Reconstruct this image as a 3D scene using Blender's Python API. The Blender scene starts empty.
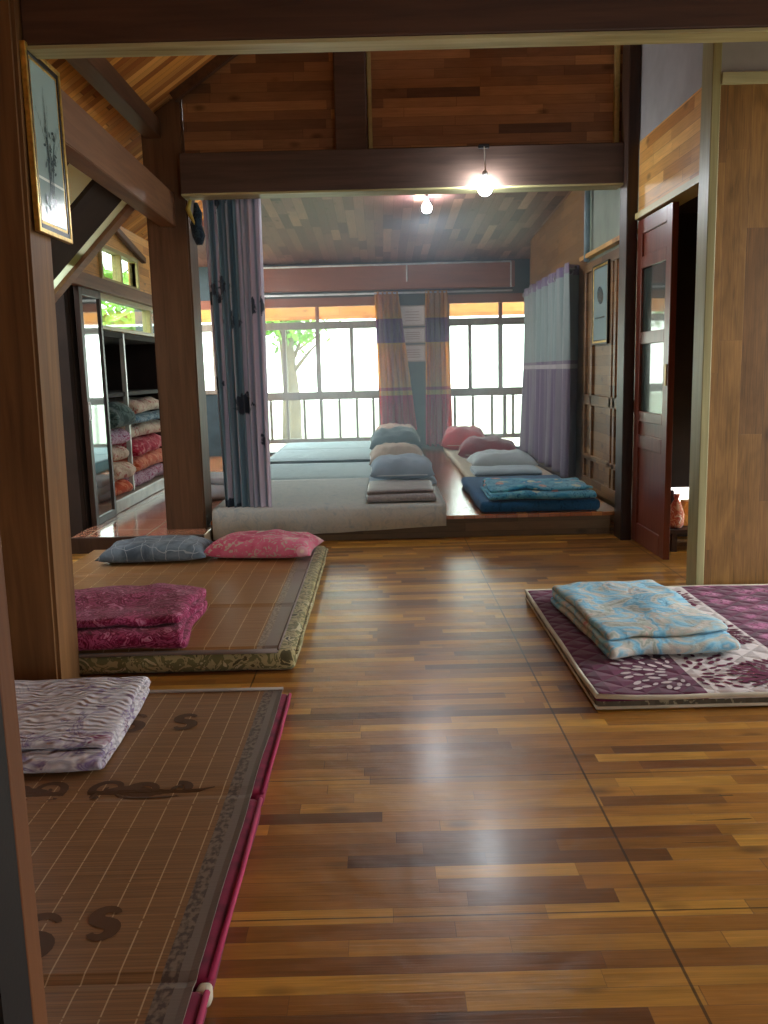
import bpy, bmesh, math, random
from math import sin, cos, pi
from mathutils import Vector, Matrix, noise
random.seed(7)
sc = bpy.context.scene
C = sc.collection

# ------------------------------------------------------------------ materials
def lin(c):
    return tuple(((v/255)/12.92 if v/255 <= .04045 else ((v/255+.055)/1.055)**2.4) for v in c) + (1,)

class NT:
    def __init__(s, name):
        s.m = bpy.data.materials.new(name); s.m.use_nodes = True
        s.t = s.m.node_tree; s.t.nodes.clear()
        s.out = s.t.nodes.new('ShaderNodeOutputMaterial')
        s.b = s.t.nodes.new('ShaderNodeBsdfPrincipled')
        s.t.links.new(s.b.outputs[0], s.out.inputs[0])
    def n(s, typ, **kw):
        nd = s.t.nodes.new(typ)
        for k, v in kw.items():
            setattr(nd, k, v)
        return nd
    def l(s, a, b): s.t.links.new(a, b)
    def math(s, op, a, b=None, c=None):
        nd = s.n('ShaderNodeMath', operation=op)
        for i, v in enumerate((a, b, c)):
            if v is None: continue
            if isinstance(v, (int, float)): nd.inputs[i].default_value = v
            else: s.l(v, nd.inputs[i])
        return nd.outputs[0]
    def ramp(s, fac, stops, interp='LINEAR'):
        nd = s.n('ShaderNodeValToRGB'); cr = nd.color_ramp; cr.interpolation = interp
        while len(cr.elements) < len(stops): cr.elements.new(.5)
        for e, (p, c) in zip(cr.elements, stops):
            e.position = p; e.color = lin(c) if max(c) > 1 or len(c) == 3 else c
        s.l(fac, nd.inputs[0]); return nd.outputs[0]
    def mix(s, fac, a, b, blend='MIX'):
        nd = s.n('ShaderNodeMix', data_type='RGBA', blend_type=blend)
        for i, v in ((0, fac), (6, a), (7, b)):
            if isinstance(v, (int, float)): nd.inputs[i].default_value = v
            elif isinstance(v, tuple): nd.inputs[i].default_value = lin(v)
            else: s.l(v, nd.inputs[i])
        return nd.outputs[2]
    def coords(s, kind='Object'):
        return s.n('ShaderNodeTexCoord').outputs[kind]
    def sep(s, v):
        nd = s.n('ShaderNodeSeparateXYZ'); s.l(v, nd.inputs[0]); return nd.outputs
    def comb(s, *v):
        nd = s.n('ShaderNodeCombineXYZ')
        for i, x in enumerate(v):
            if isinstance(x, (int, float)): nd.inputs[i].default_value = x
            else: s.l(x, nd.inputs[i])
        return nd.outputs[0]
    def noise(s, v, scale, detail=3, rough=.5, dist=0):
        nd = s.n('ShaderNodeTexNoise'); s.l(v, nd.inputs['Vector'])
        nd.inputs['Scale'].default_value = scale; nd.inputs['Detail'].default_value = detail
        nd.inputs['Roughness'].default_value = rough; nd.inputs['Distortion'].default_value = dist
        return nd.outputs[0]
    def bump(s, h, strength=.3, dist=.01):
        nd = s.n('ShaderNodeBump'); nd.inputs['Strength'].default_value = strength
        nd.inputs['Distance'].default_value = dist
        s.l(h, nd.inputs['Height']); s.l(nd.outputs[0], s.b.inputs['Normal']); return nd
    def fin(s, col=None, rough=.6, spec=.5, coat=0, metal=0, emis=0, sheen=0):
        if col is not None:
            if isinstance(col, tuple): s.b.inputs['Base Color'].default_value = lin(col)
            else: s.l(col, s.b.inputs['Base Color'])
        if isinstance(rough, (int, float)): s.b.inputs['Roughness'].default_value = rough
        else: s.l(rough, s.b.inputs['Roughness'])
        s.b.inputs['Specular IOR Level'].default_value = spec
        s.b.inputs['Coat Weight'].default_value = coat
        s.b.inputs['Coat Roughness'].default_value = .2
        s.b.inputs['Metallic'].default_value = metal
        s.b.inputs['Sheen Weight'].default_value = sheen
        return s.m

def planks(name, ax, L, W, cols, rough=.45, gap=.02, grain=.35, spec=.4, coat=0, rnd=0.0, panel=None, bumpk=.25):
    """random-length boards: ax = (axis along the boards, axis across)"""
    s = NT(name); xyz = s.sep(s.coords())
    u = xyz['XYZ'.index(ax[0])]; v = xyz['XYZ'.index(ax[1])]
    vr = s.math('DIVIDE', s.math('ADD', v, 50.0 + rnd), W); row = s.math('FLOOR', vr); fv = s.math('FRACT', vr)
    wn = s.n('ShaderNodeTexWhiteNoise', noise_dimensions='1D'); s.l(row, wn.inputs['W'])
    ur = s.math('ADD', s.math('DIVIDE', s.math('ADD', u, 50.0), L), s.math('MULTIPLY', wn.outputs[0], 7.0))
    # warp so the board lengths differ
    ur = s.math('ADD', ur, s.math('MULTIPLY', s.math('SINE', s.math('MULTIPLY', ur, 2.1)), .32))
    idx = s.math('FLOOR', ur); fu = s.math('FRACT', ur)
    w2 = s.n('ShaderNodeTexWhiteNoise', noise_dimensions='2D'); s.l(s.comb(row, idx, 0.0), w2.inputs['Vector'])
    base = s.ramp(w2.outputs[0], [(i/(len(cols)-1), c) for i, c in enumerate(cols)])
    gv = s.comb(s.math('MULTIPLY', u, 5.0), s.math('MULTIPLY', v, 130.0), s.math('MULTIPLY', w2.outputs[0], 37.0))
    gn = s.noise(gv, 1.0, 5, .6, .6)
    big = s.noise(s.comb(s.math('MULTIPLY', u, 3.0), s.math('MULTIPLY', v, 9.0), s.math('MULTIPLY', w2.outputs[0], 11.0)), 1.0, 2, .5, 1.5)
    g = s.math('MULTIPLY', s.math('SUBTRACT', gn, .5), grain*2)
    g = s.math('ADD', g, s.math('MULTIPLY', s.math('SUBTRACT', big, .5), grain*1.6))
    val = s.math('ADD', g, 1.0)
    hs = s.n('ShaderNodeHueSaturation'); s.l(base, hs.inputs['Color']); s.l(val, hs.inputs['Value'])
    col = hs.outputs[0]
    # knots
    vo = s.n('ShaderNodeTexVoronoi'); vo.inputs['Scale'].default_value = 1.0
    s.l(s.comb(s.math('MULTIPLY', u, 3.2), s.math('MULTIPLY', v, 6.5), s.math('MULTIPLY', row, 3.7)), vo.inputs['Vector'])
    kn = s.ramp(vo.outputs['Distance'], [(.05, (255, 255, 255)), (.16, (0, 0, 0))])
    col = s.mix(s.math('MULTIPLY', kn, .55), col, (38, 20, 10))
    e = s.math('MINIMUM', fv, s.math('SUBTRACT', 1.0, fv))
    e2 = s.math('MINIMUM', s.math('MULTIPLY', fu, L/W), s.math('MULTIPLY', s.math('SUBTRACT', 1.0, fu), L/W))
    edge = s.math('LESS_THAN', s.math('MINIMUM', e, e2), gap)
    col = s.mix(s.math('MULTIPLY', edge, .45), col, (22, 12, 6))
    if panel:
        for axis, off, per, wd in panel:
            q = s.math('FRACT', s.math('DIVIDE', s.math('ADD', xyz['XYZ'.index(axis)], 50*per-off), per))
            q = s.math('MINIMUM', q, s.math('SUBTRACT', 1.0, q))
            q = s.math('LESS_THAN', q, wd/per)
            col = s.mix(s.math('MULTIPLY', q, .75), col, (20, 11, 6))
    h = s.math('SUBTRACT', s.math('MULTIPLY', gn, .3), s.math('MULTIPLY', edge, .6))
    if panel:
        cr_ = s.noise(s.comb(s.math('MULTIPLY', u, 3.0), s.math('MULTIPLY', v, 60.0), 4.0), 1.0, 2, .5, .3)
        ms_ = s.math('MULTIPLY', s.math('GREATER_THAN', s.noise(s.coords(), 1.7, 2), .56), s.math('GREATER_THAN', cr_, .72))
        col = s.mix(s.math('MULTIPLY', ms_, .8), col, (26, 15, 9))
    if panel: h = s.math('ADD', h, s.math('MULTIPLY', s.noise(s.coords(), 9, 2), 1.6))
    s.bump(h, bumpk, .004)
    rn = s.math('ADD', s.math('MULTIPLY', big, .18), rough-.09)
    return s.fin(col, rn, spec, coat)

def timber(name, c1, c2, axis='Z', rough=.5, spec=.4, scale=1.0, coat=0):
    s = NT(name); xyz = s.sep(s.coords())
    k = {a: 30.0*scale for a in 'XYZ'}; k[axis] = 1.6*scale
    v = s.comb(*[s.math('MULTIPLY', xyz[i], k['XYZ'[i]]) for i in range(3)])
    n1 = s.noise(v, 1.0, 5, .6, .8)
    k2 = {a: 6.0*scale for a in 'XYZ'}; k2[axis] = .8*scale
    n2 = s.noise(s.comb(*[s.math('MULTIPLY', xyz[i], k2['XYZ'[i]]) for i in range(3)]), 1.0, 2, .5, 1.2)
    f = s.math('ADD', s.math('MULTIPLY', n1, .55), s.math('MULTIPLY', n2, .45))
    col = s.ramp(f, [(.32, c1), (.68, c2)])
    s.bump(n1, .2, .004)
    return s.fin(col, rough, spec, coat)

def plain(name, c, rough=.6, spec=.4, metal=0, var=.12, scale=6, coat=0, sheen=0):
    s = NT(name)
    n = s.noise(s.coords(), scale, 4)
    a = tuple(max(0, v*(1-var)) for v in c); b = tuple(min(255, v*(1+var)) for v in c)
    s.bump(s.noise(s.coords(), scale*25, 2), .08, .002)
    return s.fin(s.ramp(n, [(.3, a), (.7, b)]), rough, spec, coat, metal, sheen=sheen)

def fabric(name, cols, scale=8, dist=2.0, rough=.9, weave=1.0, interp='CONSTANT', stretch=(1, 1, 1), sheen=.15, wr=.5, fold=14):
    """printed cloth: patches of colour picked by distorted noise"""
    s = NT(name); co = s.coords()
    mp = s.n('ShaderNodeMapping'); mp.inputs['Scale'].default_value = stretch; s.l(co, mp.inputs[0])
    n = s.noise(mp.outputs[0], scale, 3, .6, dist)
    k = len(cols)
    col = s.ramp(n, [(.28 + .44*i/max(1, k-1), c) for i, c in enumerate(cols)], interp)
    w = s.noise(co, 260*weave, 1)
    wk = s.noise(co, fold, 3, .55, .8)
    s.bump(s.math('ADD', s.math('MULTIPLY', w, .12), wk), wr, .012)
    return s.fin(col, rough, .2, sheen=sheen)

def floral(name, ground, petals, scale=9, size=.42, leaf=None, rough=.85, wr=.4, patch=None):
    """cloth with blossoms: star shaped voronoi spots over a ground"""
    s = NT(name); co = s.coords()
    nn = s.n('ShaderNodeTexNoise'); s.l(co, nn.inputs['Vector']); nn.inputs['Scale'].default_value = 9*scale/9
    dv = s.n('ShaderNodeVectorMath', operation='SCALE'); s.l(nn.outputs['Color'], dv.inputs[0]); dv.inputs['Scale'].default_value = .9/scale
    av = s.n('ShaderNodeVectorMath', operation='ADD'); s.l(co, av.inputs[0]); s.l(dv.outputs[0], av.inputs[1])
    vo = s.n('ShaderNodeTexVoronoi'); vo.inputs['Scale'].default_value = scale; s.l(av.outputs[0], vo.inputs['Vector'])
    pc = s.ramp(s.sep(vo.outputs['Color'])[0], [((i+.0)/len(petals), c) for i, c in enumerate(petals)], 'CONSTANT')
    col = s.ramp(s.noise(co, scale*.6, 3, .6, 1), [(.35, ground[0]), (.65, ground[1])])
    if leaf:
        lf = s.noise(co, scale*2.4, 2, .5, 2.5)
        col = s.mix(s.ramp(lf, [(.56, (0, 0, 0)), (.6, (255, 255, 255))]), col, leaf)
    m = s.ramp(vo.outputs['Distance'], [(size, (255, 255, 255)), (size+.05, (0, 0, 0))])
    col = s.mix(m, col, pc)
    m2 = s.ramp(vo.outputs['Distance'], [(.08, (255, 255, 255)), (.14, (0, 0, 0))])
    col = s.mix(s.math('MULTIPLY', m2, .7), col, (235, 215, 190))
    s.bump(s.noise(co, 12, 3, .55, .8), wr, .012)
    return s.fin(col, rough, .2, sheen=.15)

# ------------------------------------------------------------------ mesh helpers
def tag(o, label=None, cat=None, group=None, kind=None):
    if label: o['label'] = label
    if cat: o['category'] = cat
    if group: o['group'] = group
    if kind: o['kind'] = kind
    return o

def obj(name, bm, mats, parent=None, smooth=False, loc=None, rotz=0):
    me = bpy.data.meshes.new(name)
    bmesh.ops.recalc_face_normals(bm, faces=bm.faces)
    bm.to_mesh(me); bm.free()
    for m in (mats if isinstance(mats, (list, tuple)) else [mats]): me.materials.append(m)
    if smooth:
        for p in me.polygons: p.use_smooth = True
    o = bpy.data.objects.new(name, me); C.objects.link(o)
    if parent: o.parent = parent
    if loc: o.location = loc
    if rotz: o.rotation_euler = (0, 0, rotz)
    return o

def empty(name, label, cat, loc=(0, 0, 0), rotz=0, group=None, kind=None):
    o = bpy.data.objects.new(name, None); C.objects.link(o); o.empty_display_size = .1
    o.location = loc; o.rotation_euler = (0, 0, rotz)
    return tag(o, label, cat, group, kind)

def box(bm, x0, x1, y0, y1, z0, z1, bev=0, mi=0):
    r = bmesh.ops.create_cube(bm, size=1)
    vs = r['verts']
    for v in vs:
        v.co = Vector((x0+(v.co.x+.5)*(x1-x0), y0+(v.co.y+.5)*(y1-y0), z0+(v.co.z+.5)*(z1-z0)))
    fs = list({f for v in vs for f in v.link_faces})
    for f in fs: f.material_index = mi
    if bev:
        es = list({e for v in vs for e in v.link_edges})
        r2 = bmesh.ops.bevel(bm, geom=es, offset=bev, segments=2, affect='EDGES', profile=.5)
        for f in r2['faces']: f.material_index = mi
    return bm

def B(x0, x1, y0, y1, z0, z1, bev=0):
    return box(bmesh.new(), x0, x1, y0, y1, z0, z1, bev)

def prism(bm, pts, axis, a, b, mi=0):
    """polygon pts (2D) extruded along axis from a to b. axis 'y': pts=(x,z); 'x': (y,z); 'z': (x,y)"""
    def P(p, t):
        return {'y': (p[0], t, p[1]), 'x': (t, p[0], p[1]), 'z': (p[0], p[1], t)}[axis]
    v0 = [bm.verts.new(P(p, a)) for p in pts]; v1 = [bm.verts.new(P(p, b)) for p in pts]
    fs = [bm.faces.new(v0), bm.faces.new(v1[::-1])]
    n = len(pts)
    for i in range(n): fs.append(bm.faces.new((v0[i], v0[(i+1) % n], v1[(i+1) % n], v1[i])))
    for f in fs: f.material_index = mi
    return bm

def beam(bm, p, q, w, h, bev=.004):
    """rectangular bar from p to q, w across, h tall"""
    p, q = Vector(p), Vector(q); d = (q-p); L = d.length; d.normalize()
    up = Vector((0, 0, 1)) if abs(d.z) < .95 else Vector((0, 1, 0))
    s = d.cross(up).normalized(); u = s.cross(d)
    r = bmesh.ops.create_cube(bm, size=1); vs = r['verts']
    for v in vs:
        c = v.co.copy(); v.co = p + d*((c.y+.5)*L) + s*(c.x*w) + u*(c.z*h)
    if bev:
        bmesh.ops.bevel(bm, geom=list({e for v in vs for e in v.link_edges}), offset=bev, segments=2, affect='EDGES')
    return bm

def tube(bm, pts, r, n=8, cap=True, mi=0):
    pts = [Vector(p) for p in pts]; rings = []
    for i, p in enumerate(pts):
        d = (pts[min(i+1, len(pts)-1)] - pts[max(i-1, 0)]).normalized()
        a = Vector((0, 0, 1)) if abs(d.z) < .9 else Vector((1, 0, 0))
        s = d.cross(a).normalized(); t = d.cross(s)
        rr = r[i] if isinstance(r, (list, tuple)) else r
        rings.append([bm.verts.new(p + s*(rr*cos(2*pi*k/n)) + t*(rr*sin(2*pi*k/n))) for k in range(n)])
    for a, b in zip(rings, rings[1:]):
        for k in range(n):
            bm.faces.new((a[k], a[(k+1) % n], b[(k+1) % n], b[k])).material_index = mi
    if cap:
        bm.faces.new(rings[0]).material_index = mi; bm.faces.new(rings[-1][::-1]).material_index = mi
    return bm

def lathe(bm, prof, c=(0, 0, 0), n=20):
    rings = []
    for r, z in prof:
        rings.append([bm.verts.new((c[0]+r*cos(2*pi*k/n), c[1]+r*sin(2*pi*k/n), c[2]+z)) for k in range(n)])
    for a, b in zip(rings, rings[1:]):
        for k in range(n): bm.faces.new((a[k], a[(k+1) % n], b[(k+1) % n], b[k]))
    bm.faces.new(rings[0]); bm.faces.new(rings[-1][::-1])
    return bm

def N(x, y, z=0, s=1): return noise.noise(Vector((x*s, y*s, z*s)))

def rbox(w, d, h, r, nx=20, ny=20, nz=4, fn=None, mi=0, bm=None):
    """rounded slab, origin at bottom centre"""
    bm = bm or bmesh.new()
    def ts(L, n):
        a = [-L/2, -L/2+r*.3, -L/2+r*.75]; b = [-x for x in a[::-1]]
        return a + [-L/2+r*1.3 + (L-2.6*r)*i/n for i in range(n+1)] + b
    X, Y = ts(w, nx), ts(d, ny)
    Z = [0, r*.35, r*.9] + ([h/2] if h > 2.4*r else []) + [h-r*.9, h-r*.35, h]
    cache = {}
    def V(x, y, z):
        k = (round(x, 5), round(y, 5), round(z, 5))
        if k in cache: return cache[k]
        c = Vector((max(-w/2+r, min(w/2-r, x)), max(-d/2+r, min(d/2-r, y)), max(r, min(h-r, z))))
        p = Vector((x, y, z)); dv = p-c
        if dv.length > 1e-6: p = c + dv.normalized()*min(r, max(abs(dv.x), abs(dv.y), abs(dv.z)))
        if fn: p = Vector(fn(p.x, p.y, p.z))
        cache[k] = bm.verts.new(p); return cache[k]
    def G(A, Bb, f):
        for i in range(len(A)-1):
            for j in range(len(Bb)-1):
                q = [f(A[i], Bb[j]), f(A[i+1], Bb[j]), f(A[i+1], Bb[j+1]), f(A[i], Bb[j+1])]
                try: bm.faces.new(q).material_index = mi
                except ValueError: pass
    G(X, Y, lambda a, b: V(a, b, 0)); G(X, Y, lambda a, b: V(a, b, h))
    G(X, Z, lambda a, b: V(a, -d/2, b)); G(X, Z, lambda a, b: V(a, d/2, b))
    G(Y, Z, lambda a, b: V(-w/2, a, b)); G(Y, Z, lambda a, b: V(w/2, a, b))
    return bm

def pillow_bm(w, d, h, seed=0, sag=.3, n=26):
    bm = bmesh.new(); m = int(n*.75)
    top = {}; bot = {}
    for i in range(n+1):
        for j in range(m+1):
            u, v = -1+2*i/n, -1+2*j/m
            u_, v_ = math.copysign(abs(u)**.85, u), math.copysign(abs(v)**.85, v)
            pin = 1 - .07*(1-abs(u_)**2)*abs(v_)**3; pin2 = 1 - .07*(1-abs(v_)**2)*abs(u_)**3
            x = w/2*u_*pin2; y = d/2*v_*pin
            t = (max(0, 1-u_**4)*max(0, 1-v_**4))**.55
            wr = .10*N(x*9+seed, y*9, seed*3.1) + .05*N(x*25+seed, y*22, seed)
            zt = h*t*(.72 + wr*1.4); zb = -h*sag*t
            edge = i in (0, n) or j in (0, m)
            lift = h*sag
            top[i, j] = bm.verts.new((x, y, zt+lift))
            bot[i, j] = top[i, j] if edge else bm.verts.new((x, y, zb+lift))
    for i in range(n):
        for j in range(m):
            bm.faces.new((top[i, j], top[i+1, j], top[i+1, j+1], top[i, j+1]))
            try: bm.faces.new((bot[i, j+1], bot[i+1, j+1], bot[i+1, j], bot[i, j]))
            except ValueError: pass
    return bm

def pillow(name, label, cat, loc, rotz, w, d, h, mats, seed=0, tilt=(0, 0), group=None, piping=None, sag=.3):
    o = obj(name, pillow_bm(w, d, h, seed, sag), mats, smooth=True)
    o.location = loc; o.rotation_euler = (tilt[0], tilt[1], rotz)
    tag(o, label, cat, group)
    if piping:
        bm = bmesh.new(); pts = []
        for k in range(65):
            a = 2*pi*k/64; cu, sv = cos(a), sin(a)
            u = math.copysign(min(1, abs(cu)**.28), cu); v = math.copysign(min(1, abs(sv)**.28), sv)
            pin = 1 - .07*(1-abs(u)**2)*abs(v)**3; pin2 = 1 - .07*(1-abs(v)**2)*abs(u)**3
            pts.append((w/2*u*pin2, d/2*v*pin, h*sag))
        tube(bm, pts, .004, 6); obj('piping', bm, piping, o, True)
    return o

def folded_bm(w, d, n, t, seed=0, wob=.012, nx=26, skew=0.0, closed_front=True, slump=.35, roll=0.0, taper=.0):
    """a cloth folded n times: serpentine section (y,z) swept along x; origin at bottom centre.
    Solidify gives it body."""
    path = []
    gap = t*1.04; R = gap/2
    for k in range(n):
        z = t/2 + k*gap
        ins = .015*((k*7+seed*3) % 3)
        ys = [-d/2+R+ins + (d-2*R-2*ins)*i/12 for i in range(13)]
        if (k % 2 == 0): ys = ys[::-1] if closed_front else ys
        else: ys = ys if closed_front else ys[::-1]
        path += [(y, z, 0) for y in ys]
        if k < n-1:
            ye = ys[-1]; sg = 1 if ye > 0 else -1
            for a in (45, 90, 135):
                path.append((ye+sg*R*1.25*sin(math.radians(a)), z+R-R*cos(math.radians(a)), 1))
    bm = bmesh.new(); cols = []
    H = n*gap
    for i in range(nx+1):
        x = -w/2 + w*i/nx; col = []
        for (y, z, turn) in path:
            fz = z/H
            ex = max(0, (abs(x)/(w/2)) - .82)/.18; ey = max(0, (abs(y)/(d/2)) - .8)/.2
            und = (N(x*5+seed, y*5, seed)*wob*1.4 + N(x*13+seed*2, y*13, 3)*wob*.6)*fz
            zz = z*(1 - slump*.35*ex*ex*fz - slump*.35*ey*ey*fz) + und
            yy = y + (N(x*4+seed, z*14, seed+5)*wob*1.6) + skew*x
            xx = x*(1-taper*fz) + N(y*5, z*20+seed, 9)*wob*1.2*(abs(x)/(w/2))
            col.append(bm.verts.new((xx, yy, max(zz, t*.5))))
        cols.append(col)
    for a, b in zip(cols, cols[1:]):
        for j in range(len(path)-1): bm.faces.new((a[j], b[j], b[j+1], a[j+1]))
    return bm

def folded(name, label, cat, loc, rotz, w, d, n, t, mats, group=None, **kw):
    o = obj(name, folded_bm(w, d, n, t, **kw), mats, smooth=True)
    o.location = loc; o.rotation_euler = (0, 0, rotz)
    md = o.modifiers.new('thickness', 'SOLIDIFY'); md.thickness = t*.94; md.offset = 0
    ms = o.modifiers.new('soft', 'SUBSURF'); ms.levels = 1; ms.render_levels = 1
    return tag(o, label, cat, group)

def curtain_bm(tl, tr, bl, br, z0, z1, folds, amp, depth=(0, 1), seed=0, nz=40, flare=None):
    """tl,tr,bl,br: (x,y) plan points of the top and bottom ends"""
    bm = bmesh.new(); n = folds*10
    g = []
    for j in range(nz+1):
        t = j/nz; z = z1 + (z0-z1)*t
        tt = flare(t) if flare else t
        A = Vector(tl)*(1-tt)+Vector(bl)*tt; Bv = Vector(tr)*(1-tt)+Vector(br)*tt
        row = []
        for i in range(n+1):
            s = i/n
            ph = s + .018*sin(s*9+seed) + .02*N(s*4, t*1.6, seed)
            a = amp*(.75+.5*N(s*5+seed, t*1.2, 2))
            off = a*sin(ph*folds*2*pi) + a*.35*sin(ph*folds*4*pi+t*2+seed)
            p = A+(Bv-A)*s
            dr = Vector((Bv-A)).normalized() if (Bv-A).length > 0 else Vector((1, 0))
            nrm = Vector((-dr.y, dr.x))
            p = p + nrm*off
            row.append(bm.verts.new((p.x, p.y, z + (.012*sin(s*folds*2*pi) if j == nz else 0))))
        g.append(row)
    for a, b in zip(g, g[1:]):
        for i in range(n): bm.faces.new((a[i], a[i+1], b[i+1], b[i]))
    return bm

def cloth_curtain(name, label, mats, *a, group=None, th=.003, **kw):
    o = obj(name, curtain_bm(*a, **kw), mats, smooth=True)
    md = o.modifiers.new('cloth', 'SOLIDIFY'); md.thickness = th; md.offset = 0
    return tag(o, label, 'curtain', group)

# ------------------------------------------------------------------ material library
M = {}
# floor
M['floor'] = planks('floor_boards', 'XY', .50, .050,
    [(100, 58, 22), (158, 104, 38), (186, 128, 48), (136, 84, 30), (212, 156, 62), (170, 114, 42), (122, 72, 26)],
    rough=.33, gap=.014, grain=.5, spec=.6, coat=.3, panel=[('X', .53, 1.02, .003), ('Y', 1.62, .61, .0022)], bumpk=.5)
M['platform'] = planks('platform_boards', 'YX', .8, .07,
    [(150, 88, 48), (178, 110, 60), (140, 76, 40), (190, 126, 72)], rough=.22, gap=.02, grain=.25, spec=.5, coat=.3)
M['platform_front'] = planks('platform_front', 'XZ', .9, .06, [(84, 66, 42), (112, 92, 60), (70, 54, 36), (128, 104, 70)], rough=.5)
M['gable'] = planks('gable_boards', 'XZ', .55, .055,
    [(128, 94, 68), (154, 114, 80), (108, 78, 60), (178, 134, 92), (138, 100, 72), (92, 68, 54)], rough=.45)
M['orange'] = planks('orange_boards', 'YZ', .5, .062,
    [(190, 134, 70), (214, 160, 88), (168, 112, 56), (224, 172, 98), (200, 144, 76)], rough=.4)
M['farwood'] = planks('brown_boards', 'YZ', .5, .07,
    [(116, 82, 50), (140, 102, 64), (100, 70, 44)], rough=.4)
M['roof'] = planks('roof_slats', 'ZY', .5, .058,
    [(182, 112, 50), (214, 146, 66), (150, 86, 38), (226, 160, 80), (120, 68, 32)], rough=.85, gap=.03, spec=.15)
M['farceil'] = planks('far_ceiling_boards', 'YX', .75, .085,
    [(118, 78, 74), (152, 110, 98), (102, 68, 68), (172, 128, 108), (90, 60, 64), (134, 94, 84)], rough=.5)
M['panel'] = planks('tall_panel_boards', 'ZX', 1.3, .11,
    [(108, 76, 36), (126, 90, 44), (92, 62, 30), (134, 96, 50)], rough=.42, grain=.7, gap=.006)
M['post'] = timber('old_post_wood', (92, 62, 36), (140, 100, 60), 'Z', .5)
M['post_mid'] = timber('mid_post_wood', (78, 56, 38), (116, 86, 62), 'Z', .5)
M['darkpost'] = timber('dark_post_wood', (44, 30, 24), (72, 52, 42), 'Z', .4)
M['beamx'] = timber('beam_wood', (56, 36, 26), (92, 62, 44), 'X', .55)
M['beamdk'] = timber('dark_beam_wood', (62, 48, 42), (96, 76, 66), 'X', .5)
M['beamy'] = timber('tie_beam_wood', (104, 72, 50), (146, 104, 72), 'Y', .5)
M['beamred'] = timber('red_beam_wood', (128, 74, 56), (160, 100, 76), 'X', .5)
M['rafter'] = timber('rafter_wood', (66, 44, 30), (104, 72, 48), 'Y', .5)
M['trimlt'] = timber('pale_trim_wood', (126, 118, 80), (164, 156, 112), 'Z', .4)
M['trimy'] = timber('yellow_trim_wood', (160, 146, 92), (194, 180, 124), 'Y', .4)
M['red'] = timber('red_door_wood', (96, 46, 36), (130, 66, 50), 'Z', .3, .5, coat=.3)
M['jamb'] = timber('jamb_wood', (92, 54, 30), (126, 80, 46), 'Z', .5)
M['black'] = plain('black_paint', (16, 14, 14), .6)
M['grey'] = plain('grey_plaster', (138, 134, 132), .85, var=.05)
M['greygreen'] = plain('pale_green_plaster', (150, 158, 146), .85, var=.05)
M['teal'] = plain('dark_teal_wall', (58, 74, 78), .6)
M['winframe'] = timber('window_frame_wood', (120, 108, 94), (156, 142, 124), 'Z', .45)
M['winframer'] = timber('window_head_wood', (130, 72, 50), (156, 92, 66), 'X', .45)
M['white'] = plain('white_plastic', (222, 226, 228), .4)
M['gold'] = plain('gold_moulding', (212, 176, 92), .28, .6, metal=.75, var=.15, scale=40)
M['blackframe'] = plain('black_moulding', (26, 22, 18), .3)
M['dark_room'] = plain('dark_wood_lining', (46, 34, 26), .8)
M['cable'] = plain('cable', (200, 196, 186), .5)
M['cream'] = plain('cream_piping', (206, 196, 172), .8, sheen=.2)
M['ground'] = fabric('grass', [(150, 148, 124), (170, 168, 140), (160, 158, 132)], 2, 1, wr=.1, interp='LINEAR')
M['leaf'] = plain('tree_leaves', (116, 160, 52), .6, var=.3, scale=5)
M['bark'] = plain('bark', (120, 104, 84), .9)
M['terra'] = NT('terracotta_tiles')
s = M['terra']; br = s.n('ShaderNodeTexBrick'); br.offset = 0
br.inputs['Scale'].default_value = 1; br.inputs['Brick Width'].default_value = .38; br.inputs['Row Height'].default_value = .38
br.inputs['Mortar Size'].default_value = .006; br.inputs['Color1'].default_value = lin((190, 130, 100)); br.inputs['Color2'].default_value = lin((170, 112, 86))
br.inputs['Mortar'].default_value = lin((206, 190, 164)); s.l(s.coords(), br.inputs['Vector'])
M['terra'] = s.fin(br.outputs['Color'], .12, .5, .4)

def glass(name, tint=(235, 245, 242), refl=.12, dark=None):
    s = NT(name); t = s.t
    tr = s.n('ShaderNodeBsdfTransparent'); tr.inputs[0].default_value = lin(tint)
    gl = s.n('ShaderNodeBsdfGlossy'); gl.inputs['Roughness'].default_value = .03
    lw = s.n('ShaderNodeLayerWeight'); lw.inputs[0].default_value = .5
    mx = s.n('ShaderNodeMixShader'); s.l(s.math('ADD', s.math('MULTIPLY', s.math('POWER', lw.outputs['Facing'], 5.0), .8), .04), mx.inputs[0]); s.l(tr.outputs[0], mx.inputs[1]); s.l(gl.outputs[0], mx.inputs[2])
    s.l(mx.outputs[0], s.out.inputs[0]); return s.m
M['glass'] = glass('window_glass')
s = NT('dark_glass'); M['darkglass'] = s.fin((52, 66, 62), .04, .9, .6)
s = NT('mirror_glass'); M['mirror'] = s.fin((196, 204, 200), .05, .5, 0, .9)
s = NT('frosted_sheet'); tl_ = s.n('ShaderNodeBsdfTranslucent'); tl_.inputs[0].default_value = lin((226, 234, 214)); s.l(tl_.outputs[0], s.out.inputs[0]); M['frost'] = s.m
s = NT('lit_bulb'); s.b.inputs['Emission Color'].default_value = (.86, .94, 1, 1); s.b.inputs['Emission Strength'].default_value = 170
M['bulb'] = s.fin((250, 250, 250), .3)

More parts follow.
